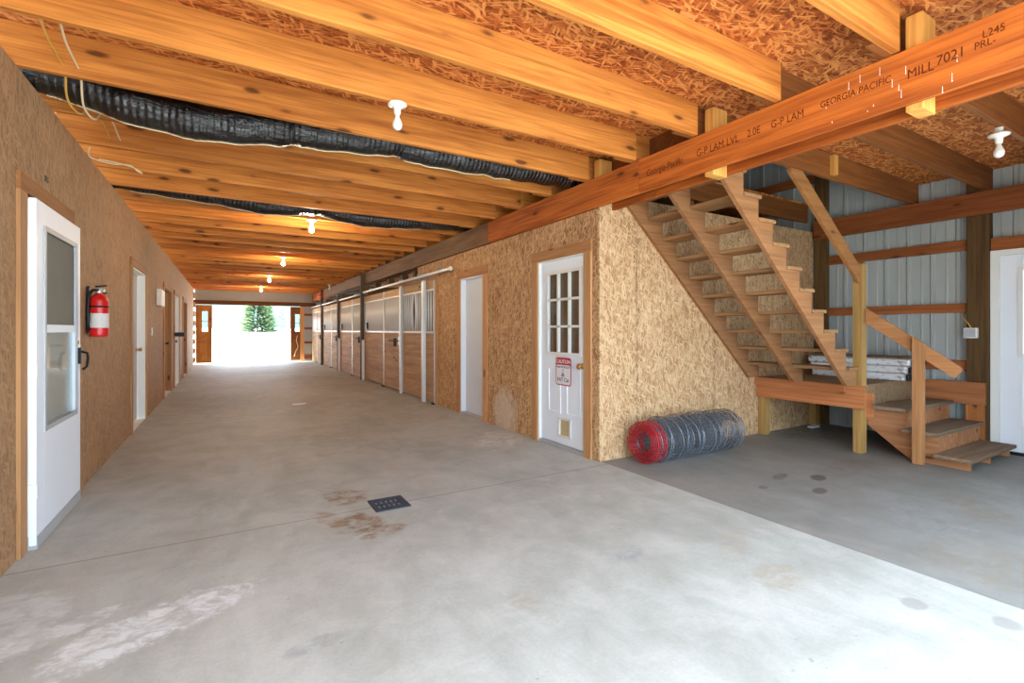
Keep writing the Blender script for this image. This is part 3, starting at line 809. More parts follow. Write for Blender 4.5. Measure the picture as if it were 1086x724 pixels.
# ------------------------------------------------------------------ left wall fittings
def extinguisher(y, z):
    x = XL + .078
    r = thing('fire_extinguisher', (x, y, z), 'red fire extinguisher hanging on the left wall', 'fire extinguisher')
    obj('cylinder', MB().lathe([(.055, 0), (.063, .008), (.065, .02), (.065, .30), (.060, .325), (.045, .345), (.024, .356), (.02, .365)], (x, y, z), 'z', 28), M_RED, r, True)
    obj('label', MB().lathe([(.0655, .075), (.0662, .076), (.0662, .195), (.0655, .196)], (x, y, z), 'z', 28), M_LABEL, r, True)
    obj('band', MB().lathe([(.0655, .245), (.0668, .246), (.0668, .258), (.0655, .259)], (x, y, z), 'z', 28), M_BLACK, r, True)
    v = obj('valve', MB().lathe([(.018, .365), (.02, .37), (.02, .40), (.012, .41)], (x, y, z), 'z', 14), M_ALU, r, True)
    obj('lever', MB().plank((x - .01, y - .03, z + .418), (x + .03, y + .085, z + .437), .012, .022, (1, 0, 0)).plank((x, y, z + .40), (x + .03, y + .085, z + .372), .012, .022, (1, 0, 0)), M_BLACK, v)
    obj('gauge', MB().lathe([(.016, 0), (.016, .018)], (x + .02, y + .005, z + .388), 'x', 14), M_ALU, v)
    obj('hose', MB().tube([(x, y - .015, z + .39), (x - .035, y - .035, z + .388), (x - .055, y - .055, z + .34), (x - .060, y - .060, z + .25), (x - .060, y - .060, z + .12), (x - .058, y - .060, z + .05)], .011, 10), M_BLACK, r, True)
    obj('bracket', MB().box(XL, XL + .022, y - .025, y + .025, z + .03, z + .42), M_BLACK, r)
extinguisher(5.27, 1.215)
w = thing('wall_switch', (XL, 9.35, 1.2), 'small white switch on the left wall past the first recessed door', 'switch')
obj('plate', MB().box(XL, XL + .008, 9.3, 9.38, 1.19, 1.31), M_WHITE2, w); obj('toggle', MB().box(XL + .008, XL + .016, 9.333, 9.347, 1.24, 1.265), M_WHITE, w)
w = thing('breaker_panel', (XL, 10.2, 1.66), 'white metal box high on the left wall between two doors', 'electrical box')
obj('body', MB().box(XL, XL + .06, 9.95, 10.5, 1.68, 1.96), M_WHITE2, w, bevel=.006); obj('door', MB().box(XL + .06, XL + .068, 9.98, 10.47, 1.70, 1.94), M_WHITE, w, bevel=.003)
w = thing('wall_bar', (XL, 13.4, 1.13), 'black bar standing out from the left wall by a far door', 'bar')
obj('bar', MB().box(XL + .005, XL + .20, 13.0, 13.1, 1.13, 1.22), M_BLACK, w, bevel=.004); obj('bracket', MB().box(XL, XL + .005, 12.95, 13.08, 1.08, 1.28), M_BLACK, w)
tag(obj('wall_plate', MB().box(XL, XL + .004, 4.19, 4.25, 2.225, 2.262), M_BLACK), 'tiny dark plate on the left wall above the storm door', 'plate')

# ------------------------------------------------------------------ ducts, cables, lamps
def lerp_path(pts, n):
    out = []
    for i in range(len(pts) - 1):
        p0 = pts[max(i-1, 0)]; p1 = pts[i]; p2 = pts[i+1]; p3 = pts[min(i+2, len(pts)-1)]
        for k in range(n):
            t = k/n
            out.append(tuple(.5*((2*b) + (-a + c)*t + (2*a - 5*b + 4*c - d)*t*t + (-a + 3*b - 3*c + d)*t**3) for a, b, c, d in zip(p0, p1, p2, p3)))
    out.append(pts[-1]); return out
def duct(y, bottoms, r, label, straps):
    pts = [(x, y, zb + r) for x, zb in bottoms]
    pth = lerp_path(pts, 12)
    rd = random.Random(int(y*10)); rs = []
    for p in pth:
        q = r*(1 + .035*math.sin(p[0]*21) + rd.uniform(-.02, .02))
        for sx in straps: q *= 1 - .16*math.exp(-((p[0]-sx)/.045)**2)
        rs.append(q)
    root = thing('flexible_duct', (1, y, min(b for _, b in bottoms)), label, 'duct', 'black flexible ducts')
    obj('sleeve', MB().tube(pth, rs, 22), M_DUCT, root, True)
    obj('seam_cord', MB().tube([(p[0], p[1] + .02, p[2] - q - .002) for p, q in zip(pth, rs)][14:-20], .004, 6), M_CABW, root, True)
    for sx in straps:
        i = min(range(len(pth)), key=lambda k: abs(pth[k][0] - sx)); p = pth[i]
        obj('strap', MB().tube([(p[0] - .012, p[1], p[2]), (p[0] + .012, p[1], p[2])], rs[i] + .004, 22), M_BLACK, root, True)
duct(4.03, [(-1.12, 2.745), (-.98, 2.725), (-.84, 2.71), (-.59, 2.644), (-.23, 2.606), (0, 2.617), (.43, 2.672), (.67, 2.69), (1.24, 2.735), (1.41, 2.715), (2.14, 2.715), (2.8, 2.735), (3.4, 2.737)], .12,
     'near black plastic flexible duct sagging below the joists', (.43, 1.24, 2.1))
duct(6.57, [(-1.10, 2.77), (-.95, 2.775), (-.5, 2.745), (-.08, 2.725), (.40, 2.675), (.75, 2.705), (1.01, 2.725), (1.35, 2.68), (1.65, 2.655), (2.16, 2.685), (2.8, 2.73), (3.3, 2.74)], .112,
     'far black plastic flexible duct between the joists', (1.01,))

def cable(name, pts, mat, label, r=.006):
    return tag(obj(name, MB().tube(lerp_path(pts, 6), r, 7), mat, smooth=True), label, 'cable', 'cables through the joists')
cable('electrical_cable', [(-.78, 2.47, 2.84), (-.79, 3.08, 2.84), (-.80, 3.4, 2.79), (-.81, 3.7, 2.79), (-.81, 3.76, 2.78), (-.84, 3.95, 2.69), (-.825, 4.15, 2.68), (-.81, 4.335, 2.79), (-.80, 4.38, 2.80), (-.80, 4.65, 2.83), (-.80, 4.97, 2.81), (-.79, 5.3, 2.82)], M_CABY, 'yellow cable threading through the joists by the left wall')
cable('electrical_cable', [(-.70, 2.47, 2.85), (-.71, 3.08, 2.84), (-.73, 3.4, 2.79), (-.74, 3.7, 2.79), (-.74, 3.76, 2.78), (-.765, 3.95, 2.665), (-.75, 4.15, 2.66), (-.735, 4.335, 2.79), (-.735, 4.38, 2.80), (-.735, 4.65, 2.83), (-.735, 4.97, 2.80), (-.73, 5.3, 2.82)], M_CABW, 'white cable threading through the joists by the left wall')
cable('electrical_cable', [(-.97, 5.20, 2.77), (-1.0, 5.36, 2.745), (-.95, 5.40, 2.730), (-.85, 5.42, 2.722), (-.74, 5.44, 2.735), (-.69, 5.50, 2.705), (-.66, 5.52, 2.70), (-.71, 5.50, 2.728), (-.80, 5.46, 2.742), (-.95, 5.42, 2.748)], M_CABW, 'looped white cable end hanging by the left wall')

def lamp(x, y, z, lab, on, name='bulb_holder'):
    r = thing(name, (x, y, z), lab, 'light bulb', 'bare bulbs on the joists')
    obj('holder', MB().lathe([(.058, 0), (.062, -.006), (.058, -.014), (.036, -.022), (.024, -.030), (.021, -.062), (.017, -.070)], (x, y, z), 'z', 24), M_PORC, r, True)
    prof = [(.0135, -.066), (.014, -.085), (.020, -.100), (.0285, -.120), (.031, -.136), (.0285, -.152), (.020, -.165), (.008, -.1705)]
    obj('bulb', MB().lathe(prof, (x, y, z), 'z', 20), M_BULBON if on else M_BULBOFF, r, True)
    return r
lamp(.955, JY[5], JZ0 - .001, 'unlit bare bulb in a white holder, nearest over the aisle', False)
lamp(.975, JY[11], JZ0 - .001, 'nearest lit bare bulb over the aisle, behind the far duct', True)
lamp(.985, JY[17], JZ0 - .001, 'second lit bare bulb along the aisle', True)
lamp(.995, JY[23], JZ0 - .001, 'third lit bare bulb along the aisle', True)
lamp(1.01, JY[29], JZ0 - .001, 'farthest lit bare bulb before the barn opening', True)
r = lamp(4.83, 1.235, JZ0 - .001 - .045, 'unlit bare bulb in a white holder over the right bay', False)
obj('junction_box', MB().lathe([(.026, 0), (.026, .044)], (4.83, 1.235, JZ0 - .046), 'z', 16), M_WHITE2, r)
lamp(2.86, JY[26], JZ0 - .001, 'small unlit bulb above the far stalls', False)
w = thing('heat_lamp', (2.95, 18.6, 2.42), 'small copper red lamp hanging at the far stall beam', 'lamp')
obj('shade', MB().lathe([(.02, .16), (.035, .15), (.09, .02), (.092, 0), (.07, .005)], (2.93, 18.45, 2.46), 'z', 18), plain('copper_red', (190, 88, 60), .4, .3), w, True)
obj('hanger', MB().tube([(2.93, 18.45, 2.62), (2.93, 18.45, 2.737)], .006, 6), M_BLACK, w)

# ------------------------------------------------------------------ stall fronts
XF = 3.06        # aisle face of the stall fronts
def stall_half(y0, y1, name, label, cat, group, latch=None, pull=None, bent=False, step=.062, br=.0125):
    r = thing(name, (XF, (y0+y1)/2, 0), label, cat, group)
    mb = MB(); zz = .03; n = 6; h = (1.215 - .03)/n
    for i in range(n):
        mb.prism([(XF, zz + .007), (XF + .010, zz), (XF + .04, zz), (XF + .04, zz + h), (XF + .010, zz + h), (XF, zz + h - .007)], 'y', y0 + .02, y1 - .02); zz += h
    obj('plank_panel', mb, PLANK, r)
    obj('ledge', MB().box(XF - .012, XF + .05, y0 + .012, y1 - .012, 1.216, 1.252), M_BAR, r, bevel=.003)
    obj('top_rail', MB().box(XF, XF + .04, y0 + .02, y1 - .02, 1.985, STALL_B), PLANKR, r, bevel=.003)
    obj('grille_frame', MB().box(XF - .004, XF + .044, y0 + .012, y1 - .012, 1.962, 1.985), M_BAR, r)
    mb = MB(); nb = max(4, int((y1 - y0 - .06)/step))
    for i in range(nb):
        yy = y0 + .03 + (y1 - y0 - .06)*(i + .5)/nb
        if bent and i in bent:
            mb.tube(lerp_path([(XF + .02, yy, 1.25), (XF + .02, yy + bent[i]*.5, 1.42), (XF + .02, yy + bent[i], 1.62), (XF + .02, yy + bent[i]*.5, 1.82), (XF + .02, yy, 1.965)], 4), br, 8)
        else:
            mb.tube([(XF + .02, yy, 1.25), (XF + .02, yy, 1.965)], br, 8)
    obj('grille_bars', mb, M_BAR, r, True)
    obj('side_channel', MB().box(XF - .006, XF + .046, y0, y0 + .02, .02, STALL_B), M_ALU, r, bevel=.002)
    obj('side_channel', MB().box(XF - .006, XF + .046, y1 - .02, y1, .02, STALL_B), M_ALU, r, bevel=.002)
    if latch:
        l = obj('latch', MB().box(XF - .03, XF - .006, latch - .05, latch + .75, 1.035, 1.062).box(XF - .05, XF, latch + .28, latch + .31, .93, 1.10), M_IRONB, r)
        obj('latch_plate', MB().box(XF - .02, XF - .004, latch - .09, latch + .09, .97, 1.13), M_ALU, l)
    if pull:
        obj('pull_handle', MB().box(XF - .05, XF - .012, pull - .06, pull + .06, 1.30, 1.46), M_BLACK, r)
    obj('floor_guide', MB().box(XF - .03, XF + .04, y0 + .002, y0 + .08, 0, .028), M_BLACK, r)
    return r
G1, G2 = 'sliding stall doors', 'fixed stall panels'
stall_half(7.80, 9.51, 'stall_panel', 'nearest stall panel with open vertical bars, one bent', 'stall panel', G2, bent={8: -.04, 9: .05}, step=.115, br=.017)
stall_half(9.56, 10.87, 'stall_door', 'nearest stall door, with a black latch bar', 'stall door', G1, latch=9.68)
stall_half(10.89, 12.62, 'stall_panel', 'stall panel between the nearest stall door and the tall grey post', 'stall panel', G2, pull=12.3)
stall_half(12.76, 14.05, 'stall_door', 'second stall door, just past the tall grey post', 'stall door', G1, latch=12.87)
stall_half(14.07, 15.70, 'stall_panel', 'stall panel just past the second stall door', 'stall panel', G2, pull=15.4)
stall_half(15.84, 17.2, 'stall_door', 'third stall door along the aisle', 'stall door', G1, latch=15.95)
stall_half(17.22, 18.75, 'stall_panel', 'stall panel just past the third stall door', 'stall panel', G2, pull=18.4)
stall_half(18.89, 20.2, 'stall_door', 'fourth stall door, next to the far barn opening', 'stall door', G1, latch=19.0)
stall_half(20.22, 21.40, 'stall_panel', 'farthest stall panel, at the far barn opening', 'stall panel', G2)
tag(obj('trim_9', MB().box(XR - .03, XR + .05, 7.745, 7.795, 0, STALL_B + .12), CASZ, bevel=.003), 'narrow pine edge board at the near end of the stalls', 'trim', None, 'structure')
def post(name, x0, x1, y0, y1, z1, mat, lab, group=None):
    return tag(obj(name, MB().box(x0, x1, y0, y1, 0, z1), mat, bevel=.004), lab, 'post', group)
post('steel_post', XF - .075, XF - .0165, 8.155, 8.245, 2.145, M_STEELP, 'nearest white steel post standing before the open stall bars', 'steel posts of the stalls')
post('steel_post', XF - .062, XF - .0165, 9.497, 9.56, 2.15, M_STEELP, 'second white steel post, beside the nearest stall latch', 'steel posts of the stalls')
post('wooden_post', 2.965, 3.045, 12.64, 12.735, 2.73, DARKW, 'tall grey wooden post in front of the beam and stalls', 'wooden stall posts')
post('steel_post', 2.985, 3.042, 12.60, 12.635, 1.02, M_BAR, 'white steel sleeve at the foot of the tall grey post', 'steel posts of the stalls')
post('wooden_post', 2.975, 3.05, 15.72, 15.81, 2.40, DARKW, 'second grey wooden post along the stalls', 'wooden stall posts')
post('steel_post', 2.99, 3.045, 15.68, 15.715, 1.02, M_BAR, 'white steel sleeve at the foot of the second grey post', 'steel posts of the stalls')
post('wooden_post', 2.975, 3.05, 18.77, 18.86, 2.73, DARKW, 'farthest grey wooden post along the stalls', 'wooden stall posts')
w = thing('sliding_track', (2.99, 12, 2.22), 'white pipe track above the stall doors, open end toward the camera', 'track')
obj('pipe', MB().tube([(3.02, 7.02, 2.235), (3.02, 12.62, 2.235)], .022, 12), M_BAR, w, True)
obj('end_cap', MB().lathe([(.03, 0), (.036, .012), (.036, .035), (.02, .04)], (3.02, 6.99, 2.235), 'y', 16), M_PORC, w, True)
for i, yy in enumerate((7.5, 8.5, 9.6, 10.9, 12.0)):
    obj('bracket', MB().box(3.015, XR - .002, yy, yy + .04, 2.26, 2.30).box(3.015, 3.03, yy, yy + .04, 2.235, 2.30), M_ALU, w)
w = thing('sliding_track', (2.99, 17, 2.22), 'farther white pipe track above the distant stall doors', 'track')
obj('pipe', MB().tube([(3.02, 12.76, 2.20), (3.02, 15.70, 2.20)], .022, 12).tube([(3.02, 15.83, 2.20), (3.02, 18.75, 2.20)], .022, 12).tube([(3.02, 18.88, 2.20), (3.02, 21.3, 2.20)], .022, 12), M_BAR, w, True)
for yy in (13.5, 16.5, 19.5):
    obj('bracket', MB().box(3.015, XR - .002, yy, yy + .04, 2.22, 2.26), M_ALU, w)
# stall partitions, only glimpsed between the bars
for i, yy in enumerate((7.70, 12.7, 15.78, 18.83)):
    struct('stall_partition_wall', MB().box(3.16, XO - .03, yy, yy + .05, 0, 2.4), M_PLANKD, ['nearest', 'second', 'third', 'farthest'][i] + ' board partition between the stalls', 'wall', origin=(5, yy, 0))

# ------------------------------------------------------------------ stairs
LZ = .70; RISE = (3.0 - LZ)/12; RUN = .2085; SL = RISE/RUN
def nose(i): return 4.56 + RUN*(6 - i)
st = thing('staircase', (4.6, 3.0, LZ), 'open wooden staircase climbing from the landing up to the beam', 'staircase')
def stringer(y0, y1):
    zb = lambda x: 1.62 + (4.405 - x)*SL
    poly = []
    x_top = 3.315
    poly.append((x_top, zb(x_top) if zb(x_top) < 2.44 else 2.44))
    poly = [(3.315, 2.70), (3.57, 2.445)]
    xb = 4.405 + (1.62 - LZ)/SL
    poly = [(x_top, zb(x_top)), (xb, LZ + .002)]
    # saw-tooth upper edge, from the foot back up (tread boards .032 thick sit on it)
    poly.append((nose(1) - .012, LZ + .002))
    for i in range(1, 12):
        z = LZ + RISE*i - .034
        poly.append((nose(i) - .012, z)); poly.append((nose(i + 1) - .012, z))
    poly.append((x_top, LZ + RISE*11 - .034)) if poly[-1][0] > x_top else None
    if poly[-1][0] < x_top:
        poly[-1] = (x_top, poly[-1][1])
    return MB().prism(poly, 'y', y0, y1)
SY = [(3.557, 3.597), (3.035, 3.075), (2.50, 2.54)]
for a, b in SY: obj('stringer', stringer(a, b), STRG, st, bevel=.002)
for i in range(1, 12):
    z = LZ + RISE*i
    x1 = nose(i) + .012; x0 = nose(i + 1) - .02
    if x0 < 3.312: x0 = 3.312
    obj('tread', MB().box(x0, x1, 2.485, 3.597, z - .0335, z), TREADM, st, bevel=.004)

ld = thing('landing_platform', (6.2, 3.05, 0), 'raised wooden landing platform at the foot of the staircase', 'platform')
obj('deck', MB().box(5.63, 6.85, 2.50, 3.597, LZ - .02, LZ), OSB_G, ld)
obj('rim_board', MB().box(5.592, 5.628, 2.425, 3.597, .46, LZ), LANDM, ld, bevel=.003)
obj('edge_strip', MB().box(5.566, 5.591, 2.60, 3.597, .600, LZ), LANDM, ld, bevel=.003)
obj('rim_board', MB().box(5.725, 6.85, 2.502, 2.54, .42, LZ - .021), OSB_G, ld)
obj('front_panel', MB().box(5.70, 6.82, 2.478, 2.499, .30, LZ), OSB_G, ld)
obj('joist', MB().box(5.63, 6.85, 3.02, 3.06, .48, LZ - .021), STRG, ld)
obj('leg', MB().box(5.63, 5.72, 3.50, 3.592, 0, LZ - .021), POSTL, ld, bevel=.003)
obj('leg', MB().box(6.76, 6.85, 3.50, 3.592, 0, LZ - .021), POSTL, ld, bevel=.003)
# newel: pointed post at the landing corner
zt = 1.955
mb = MB().box(5.631, 5.72, 2.545, 2.634, 0, zt)
b = len(mb.v); mb.add([(5.631, 2.545, zt), (5.72, 2.545, zt), (5.72, 2.634, zt), (5.631, 2.634, zt), (5.675, 2.59, zt + .03)], [(0, 1, 4), (1, 2, 4), (2, 3, 4), (3, 0, 4)])
for i, vv in enumerate(list(mb.v)): mb.v[i] = (vv[0], vv[1] - .083, vv[2])
obj('newel_post', mb, POSTL, ld, bevel=.002)
obj('corner_block', MB().box(5.70, 5.755, 2.405, 2.4765, .36, .62), LANDM, ld)
tag(obj('wall_ledger', MB().box(6.857, 6.899, 1.86, 3.45, .478, LZ + .015), LANDM, bevel=.003), 'reddish ledger board on the steel wall level with the landing', 'ledger', None, 'structure')
tag(obj('ledger_support', MB().box(6.862, 6.899, 1.87, 2.02, 0.0, .476), wood('ledger_prop', (196, 128, 72), (150, 90, 46), 'z', .4), bevel=.003), 'upright board under the ledger beside the right door', 'board', None, 'structure')

# short flight
sf = thing('short_steps', (6.2, 2.1, 0), 'three worn wooden steps leading up to the landing', 'steps')
TY = [(1.62, 1.90, .118), (1.865, 2.15, .310), (2.11, 2.40, .503)]
def low_stringer(x0, x1, cut=True):
    poly = [(2.476, .29), (2.476, .50), (2.415, .50), (2.41, .469), (2.13, .469), (2.13, .276), (1.885, .276), (1.885, .084), (1.66, .084), (1.66, 0), (1.95, 0), (2.10, 0)]
    return MB().prism(poly, 'x', x0, x1)
obj('stringer', low_stringer(5.76, 5.80), STEPS_, sf, bevel=.002)
obj('stringer', low_stringer(6.24, 6.28), STEPS_, sf, bevel=.002)
obj('stringer', low_stringer(6.77, 6.81), STEPS_, sf, bevel=.002)
for y0, y1, z in TY: obj('tread', MB().box(5.675, 6.845, y0, y1, z - .034, z), STEPM, sf, bevel=.005)
for y, z0, z1 in ((1.89, .120, .275), (2.135, .312, .468)):
    obj('riser', MB().box(5.802, 6.238, y, y + .02, z0, z1).box(6.282, 6.768, y, y + .02, z0, z1), STEPS_, sf)

# handrails
ur = thing('handrail', (5.0, 2.5, 1.9), 'upper sloping handrail from the newel up to the joist', 'handrail')
obj('rail', MB().prism([(5.626, 1.75), (5.626, 1.925), (4.56, 2.736), (4.37, 2.736), (4.37, 2.70)], 'y', 2.478, 2.515), RAILX, ur, bevel=.003)
lr = thing('handrail', (5.66, 2.03, 0), 'lower sloping handrail and its post beside the short steps', 'handrail')
obj('rail', MB().prism([(2.455, 1.50), (2.455, 1.345), (1.745, .835), (1.69, .905), (1.705, .94)], 'x', 5.672, 5.698), RAILY, lr, bevel=.003)
obj('rail_post', MB().prism([(1.955, 0), (2.045, 0), (2.045, 1.21), (1.955, 1.145)], 'x', 5.63, 5.67), POSTL if False else wood('rail_post_wood', (190, 138, 90), (150, 100, 60), 'z', .45), lr, bevel=.002)

# ------------------------------------------------------------------ loose things
def fence_roll():
    c = Vector((0, 3.325, .212)); x0, x1 = 3.40, 4.68
    r = thing('fence_roll', (4.05, 3.325, 0), 'big roll of galvanised wire fencing with a red end on the floor', 'wire roll')
    turns, r0, r1 = 5, .095, .205
    def spiral(th):
        return r0 + (r1 - r0)*th/(2*PI*turns)
    def ring(x, rad_off=0, wob=0, ph=0, gauge=.0022, rr=None, first=0):
        pts = []; n = 30
        for k in range(first*n, turns*n + 1):
            th = 2*PI*k/n; ra = spiral(th) + rad_off
            a = th*1.0 + ph
            pts.append((x + wob*math.sin(th*.7 + ph), c.y + ra*math.cos(a), c.z + ra*math.sin(a)))
        return pts
    rd = random.Random(5)
    g = MB(); red = MB()
    xs = [.0, .05, .11, .20, .33, .48, .64, .80, .95, 1.08, 1.18, 1.27]
    for j, dx in enumerate(xs):
        tgt = red if dx < .03 or (.10 < dx < .12) else g
        tgt.tube(ring(x0 + dx, rd.uniform(-.002, .002), .004, rd.uniform(-.1, .1), .002), 0.0052 if j in (0, 11) else .0044, 4, False)
    for t in range(turns):
        n = 18 + 3*t
        for k in range(n):
            th = 2*PI*(t + k/n); ra = spiral(th); jit = rd.uniform(-.03, .03); rj = rd.uniform(-.004, .004)
            p = lambda x, d=0: (x, c.y + (ra + rj)*math.cos(th + jit + d), c.z + (ra + rj)*math.sin(th + jit + d))
            red.tube([p(x0 - rd.uniform(0, .012)), p(x0 + .115)], .0030, 4, False)
            g.tube([p(x0 + .116), p(x0 + .55, rd.uniform(-.05, .05)), p(x0 + 1.02, rd.uniform(-.06, .06))], .0027, 4, False)
            if rd.random() < .6: g.tube([p(x0 + 1.02), p(x0 + 1.30 + rd.uniform(-.02, .06), rd.uniform(-.1, .1))], .0020, 3, False)
    # sprung outer loops
    for j in range(10):
        x = x0 + .18 + j*.115; n = 40; rr = .212 + rd.uniform(-.004, .010); tilt = rd.uniform(-.03, .05)
        g.tube([(x + tilt*math.sin(2*PI*k/n + 1), c.y + rr*math.cos(2*PI*k/n), c.z + .0 + (rr if math.sin(2*PI*k/n) > 0 else .208)*math.sin(2*PI*k/n)) for k in range(n + 1)], .0048, 5, False)
    obj('mesh_roll', g, M_WIRE, r, True)
    obj('red_end', red, M_WIRER, r, True)['label'] = 'red painted end wires'
fence_roll()

dg = thing('drain_grate', (1.03, 3.51, 0), 'dark cast floor drain grate beside the brown stain', 'drain')
x0, x1, y0, y1 = .900, 1.150, 3.385, 3.635
mb = MB().box(x0, x1, y0, y0 + .05, -.002, .008).box(x0, x1, y1 - .05, y1, -.002, .008).box(x0, x0 + .035, y0 + .05, y1 - .05, -.002, .008).box(x1 - .035, x1, y0 + .05, y1 - .05, -.002, .008)
for i in range(6):
    xx = x0 + .035 + i*.036; mb.box(xx + .016, xx + .034, y0 + .05, y1 - .05, -.002, .007)
mb.box(x0 + .03, x1 - .03, 3.50, 3.52, -.002, .0075)
obj('grate', mb, M_GRATE, dg)
obj('pit', MB().box(x0 + .03, x1 - .03, y0 + .045, y1 - .045, -.001, .0012), M_PIT, dg)
tag(obj('paper_scrap', MB().prism([(.96, 8.98), (1.05, 8.94), (1.19, 9.02), (1.20, 9.12), (1.08, 9.10), (.98, 9.08)], 'z', .0005, .004), M_WHITE), 'pale paper scrap lying flat in the middle of the aisle floor', 'paper')
for i, (z, lab) in enumerate(((.702, 'lowest white wrapped bundle stacked on the landing by the steel wall'), (.785, 'middle white wrapped bundle of the stack on the landing'), (.868, 'topmost white wrapped bundle of the stack on the landing'))):
    bd = tag(obj('wrapped_bundle', MB().box(6.46 + .012*i, 6.845, 2.42 - .02*i, 3.40 + .03*i, z, z + .080), M_WRAP, bevel=.018), lab, 'bundle', 'wrapped bundles on the landing')
    obj('shaded_end', MB().box(6.50 + .012*i, 6.84, 2.385 - .02*i, 2.419 - .02*i, z + .004, z + .074), M_BLACK, bd, bevel=.012)  # black piece stands in for shade on the wrapped end
tag(obj('dark_board', MB().box(6.44, 6.84, 2.36, 3.45, .950, .970), STEPM, bevel=.003), 'dark board lying on top of the white wrapped bundles', 'board')
b_ = thing('outlet_box', (6.89, 2.0, 1.19), 'white electrical box on the dark treated post', 'electrical box')
obj('box', MB().box(6.84, 6.899, 1.92, 2.03, 1.185, 1.295), M_WHITE2, b_, bevel=.006)
obj('cover', MB().box(6.834, 6.84, 1.93, 2.02, 1.195, 1.285).lathe([(.018, -.003), (.018, .003)], (6.834, 1.975, 1.24), 'x', 14), M_GREY, b_, bevel=.001)
obj('cable', MB().tube([(6.885, 1.98, 1.295), (6.885, 2.0, 1.34), (6.89, 2.045, 1.40), (6.95, 2.05, 1.455)], .006, 6), M_CABY, b_, True)
tag(obj('paper_packet', MB().box(6.52, 6.70, 3.42, 3.49, .0, .022), M_WHITE, bevel=.003), 'small white packet on the floor under the landing', 'packet')

# ------------------------------------------------------------------ far barn doors
def barn_leaf(x0, x1, lab, wx0, wx1, wz0, wz1, group, mat):
    y = YF - .005
    r = thing('barn_door', ((x0+x1)/2, y, 0), lab, 'barn door', group)
    mb = MB()
    for a in ((x0, wx0, .03, 2.22), (wx1, x1, .03, 2.22), (wx0, wx1, wz1, 2.22), (wx0, wx1, .03, wz0)): mb.box(a[0], a[1], y + .026, y + .045, a[2], a[3])
    obj('panel', mb, mat, r)
    mb = MB()
    for a in ((x0, x0 + .05, .03, 2.22), (x1 - .05, x1, .03, 2.22), (x0 + .05, x1 - .05, .03, .14), (x0 + .05, x1 - .05, .78, .88), (x0 + .05, x1 - .05, wz1 + .03, wz1 + .12)): mb.box(a[0], a[1], y, y + .025, a[2], a[3])
    obj('batten_frame', mb, mat, r)
    mb = MB().plank((x0 + .06, y + .012, .16), (x1 - .06, y + .012, .76), .07, .022, (0, 1, 0)).plank((x0 + .06, y + .012, .9), (x1 - .06, y + .012, wz0 - .02), .06, .02, (0, 1, 0))
    obj('brace', mb, mat, r)
    obj('window_bar', MB().box(wx0, wx1, y + .02, y + .05, (wz0+wz1)/2 - .012, (wz0+wz1)/2 + .012), mat, r)
    obj('pane', MB().box(wx0, wx1, y + .034, y + .038, wz0, wz1), GL, r)
barn_leaf(-.98, -.46, 'left barn door leaf with a small window at the far opening', -.78, -.60, 1.22, 1.98, 'barn doors', BARNW)
barn_leaf(2.24, 2.74, 'right barn door leaf with a small window at the far opening', 2.42, 2.58, 1.22, 1.92, 'barn doors', wood('barn_door_dark', (150, 96, 52), (112, 66, 32), 'z', .3))
tag(obj('wooden_post', MB().box(2.60, 2.75, YF - .09, YF - .055, 0, 2.23), CASZ), 'pine post beside the right barn door leaf', 'post', None, 'structure')
tag(obj('rope_coil', MB().tube(lerp_path([(2.50, YF - .02, 1.05), (2.46, YF - .03, .85), (2.52, YF - .03, .6), (2.44, YF - .03, .42), (2.38, YF - .03, .2)], 6), .014, 6), M_CABW, smooth=True), 'pale rope hanging on the right barn door leaf', 'rope')

# ------------------------------------------------------------------ outside
def ground():
    xs = [-120, -40, -12, -3, 5, 14, 40, 120]; ys = [YEND, 26, 34, 46, 62, 90, 160]
    zz = [-.13, -.12, .05, .55, 1.15, 1.5, 1.9]
    v = [(x, y, z + .003*(x if y > 40 else 0)*-1) for y, z in zip(ys, zz) for x in xs]; n = len(xs)
    f = [(j*n+i, j*n+i+1, (j+1)*n+i+1, (j+1)*n+i) for j in range(len(ys)-1) for i in range(n-1)]
    return MB().add(v, f)
struct('ground', ground(), M_GRAVEL, 'sunlit pale ground outside the far barn opening', 'ground')
struct('ground_front_bounce', MB().box(-60, 60, -60, YS, -.3, -.13), M_YARD, 'unseen yard on the camera side, kept pale to bounce light indoors', 'ground')
struct('hills', MB().prism([(-260, -5), (260, -5), (260, 10), (150, 20), (60, 14), (20, 22), (-40, 28), (-120, 18), (-260, 30)], 'y', 330, 345), M_HILL, 'hazy far hills beyond the meadow', 'hill')
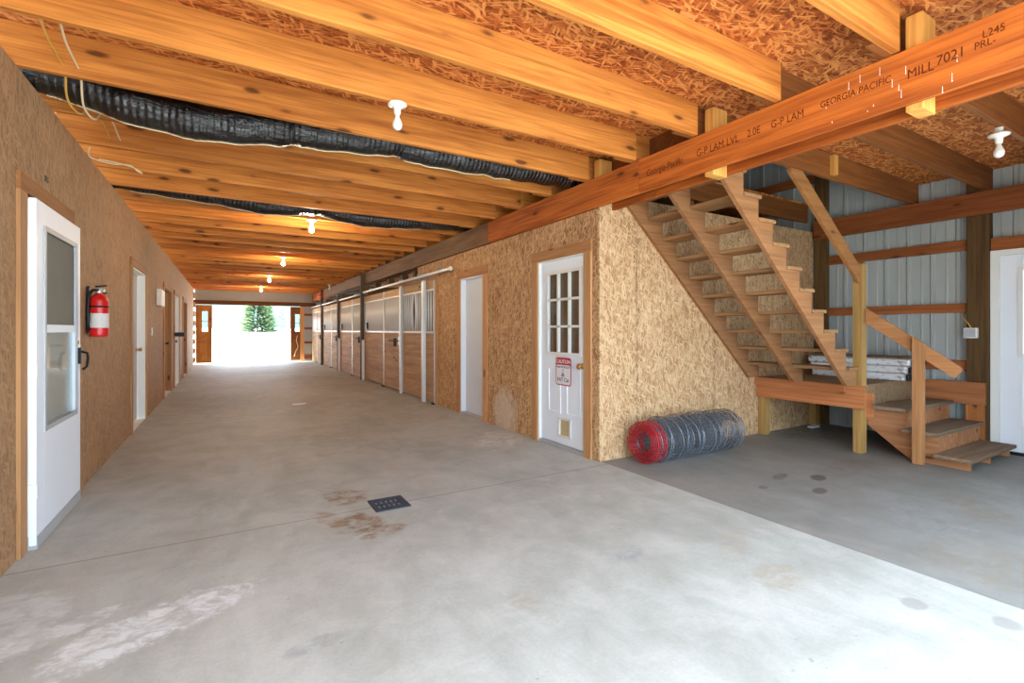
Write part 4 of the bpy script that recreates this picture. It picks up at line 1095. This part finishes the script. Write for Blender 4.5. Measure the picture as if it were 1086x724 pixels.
def fir(x, y, z, h, w, label, mat, name, seed, n=900, bare=.05):
    r = thing(name, (x, y, z), label, 'tree', 'trees beyond the opening')
    obj('trunk', MB().tube([(x, y, z - .1), (x, y, z + h*.95)], [h*.012, h*.003], 8), M_BARK, r, True)
    rd = random.Random(seed); mb = MB()
    for i in range(n):
        t = rd.random()**.8
        if t < bare: t = bare
        zc = z + h*t; R = w*(1 - t)**.85*(.75 + .35*rd.random()) + .05
        a = rd.uniform(0, 2*PI); d = Vector((math.cos(a), math.sin(a), -.22 + .3*t)); sd = Vector((-math.sin(a), math.cos(a), 0))
        p0 = Vector((x, y, zc)) + d*R*rd.uniform(.1, .6); p1 = Vector((x, y, zc)) + d*R
        wd = (.10 + .10*rd.random())*w*.5
        u = Vector((0, 0, wd*.5))
        pm = (p0 + p1)/2
        mb.add([p0, pm + sd*wd - u, p1 + Vector((0, 0, .1*R)), pm - sd*wd + u], [(0, 1, 2, 3)])
    obj('foliage', mb, mat, r)
fir(3.0, 61, 1.1, 8.5, 2.2, 'dark green fir tree standing beyond the barn opening', M_NEEDLE, 'fir_tree', 4, 3200, .01)
fir(5.35, 60, .95, 2.6, .75, 'small thin sapling right of the fir tree', M_NEEDLE2, 'sapling_tree', 9, 150, .3)

# ------------------------------------------------------------------ light
w = bpy.data.worlds.new('sky'); S.world = w; w.use_nodes = True
bg = w.node_tree.nodes['Background']; bg.inputs[0].default_value = (.66, .83, 1.0, 1); bg.inputs[1].default_value = 1.0
sun = bpy.data.lights.new('sun', 'SUN'); sun.energy = 4.0; sun.angle = math.radians(1.0); sun.color = (1, .96, .9)
so = bpy.data.objects.new('sun', sun); COL.objects.link(so)
so.rotation_euler = Vector((.55, -.12, -.8)).to_track_quat('-Z', 'Y').to_euler()

# ------------------------------------------------------------------ camera
cam = bpy.data.cameras.new('camera'); co = bpy.data.objects.new('camera', cam); COL.objects.link(co)
co.location = (0, 0, 1.27); co.rotation_euler = (PI/2, 0, -math.radians(30.52))
cam.sensor_width = 36; cam.lens = 514/1086*36; cam.shift_y = -12/1086
cam.clip_start = .05; cam.clip_end = 1000
S.camera = co
S.view_settings.view_transform = 'Standard'; S.view_settings.look = 'None'
S.view_settings.gamma = 1; S.view_settings.use_curve_mapping = False
S.view_settings.exposure = 3.1
S.cycles.max_bounces = 12; S.cycles.diffuse_bounces = 8; S.cycles.glossy_bounces = 4; S.cycles.transparent_max_bounces = 12
S.cycles.sample_clamp_indirect = 8
S.cycles.use_denoising = True
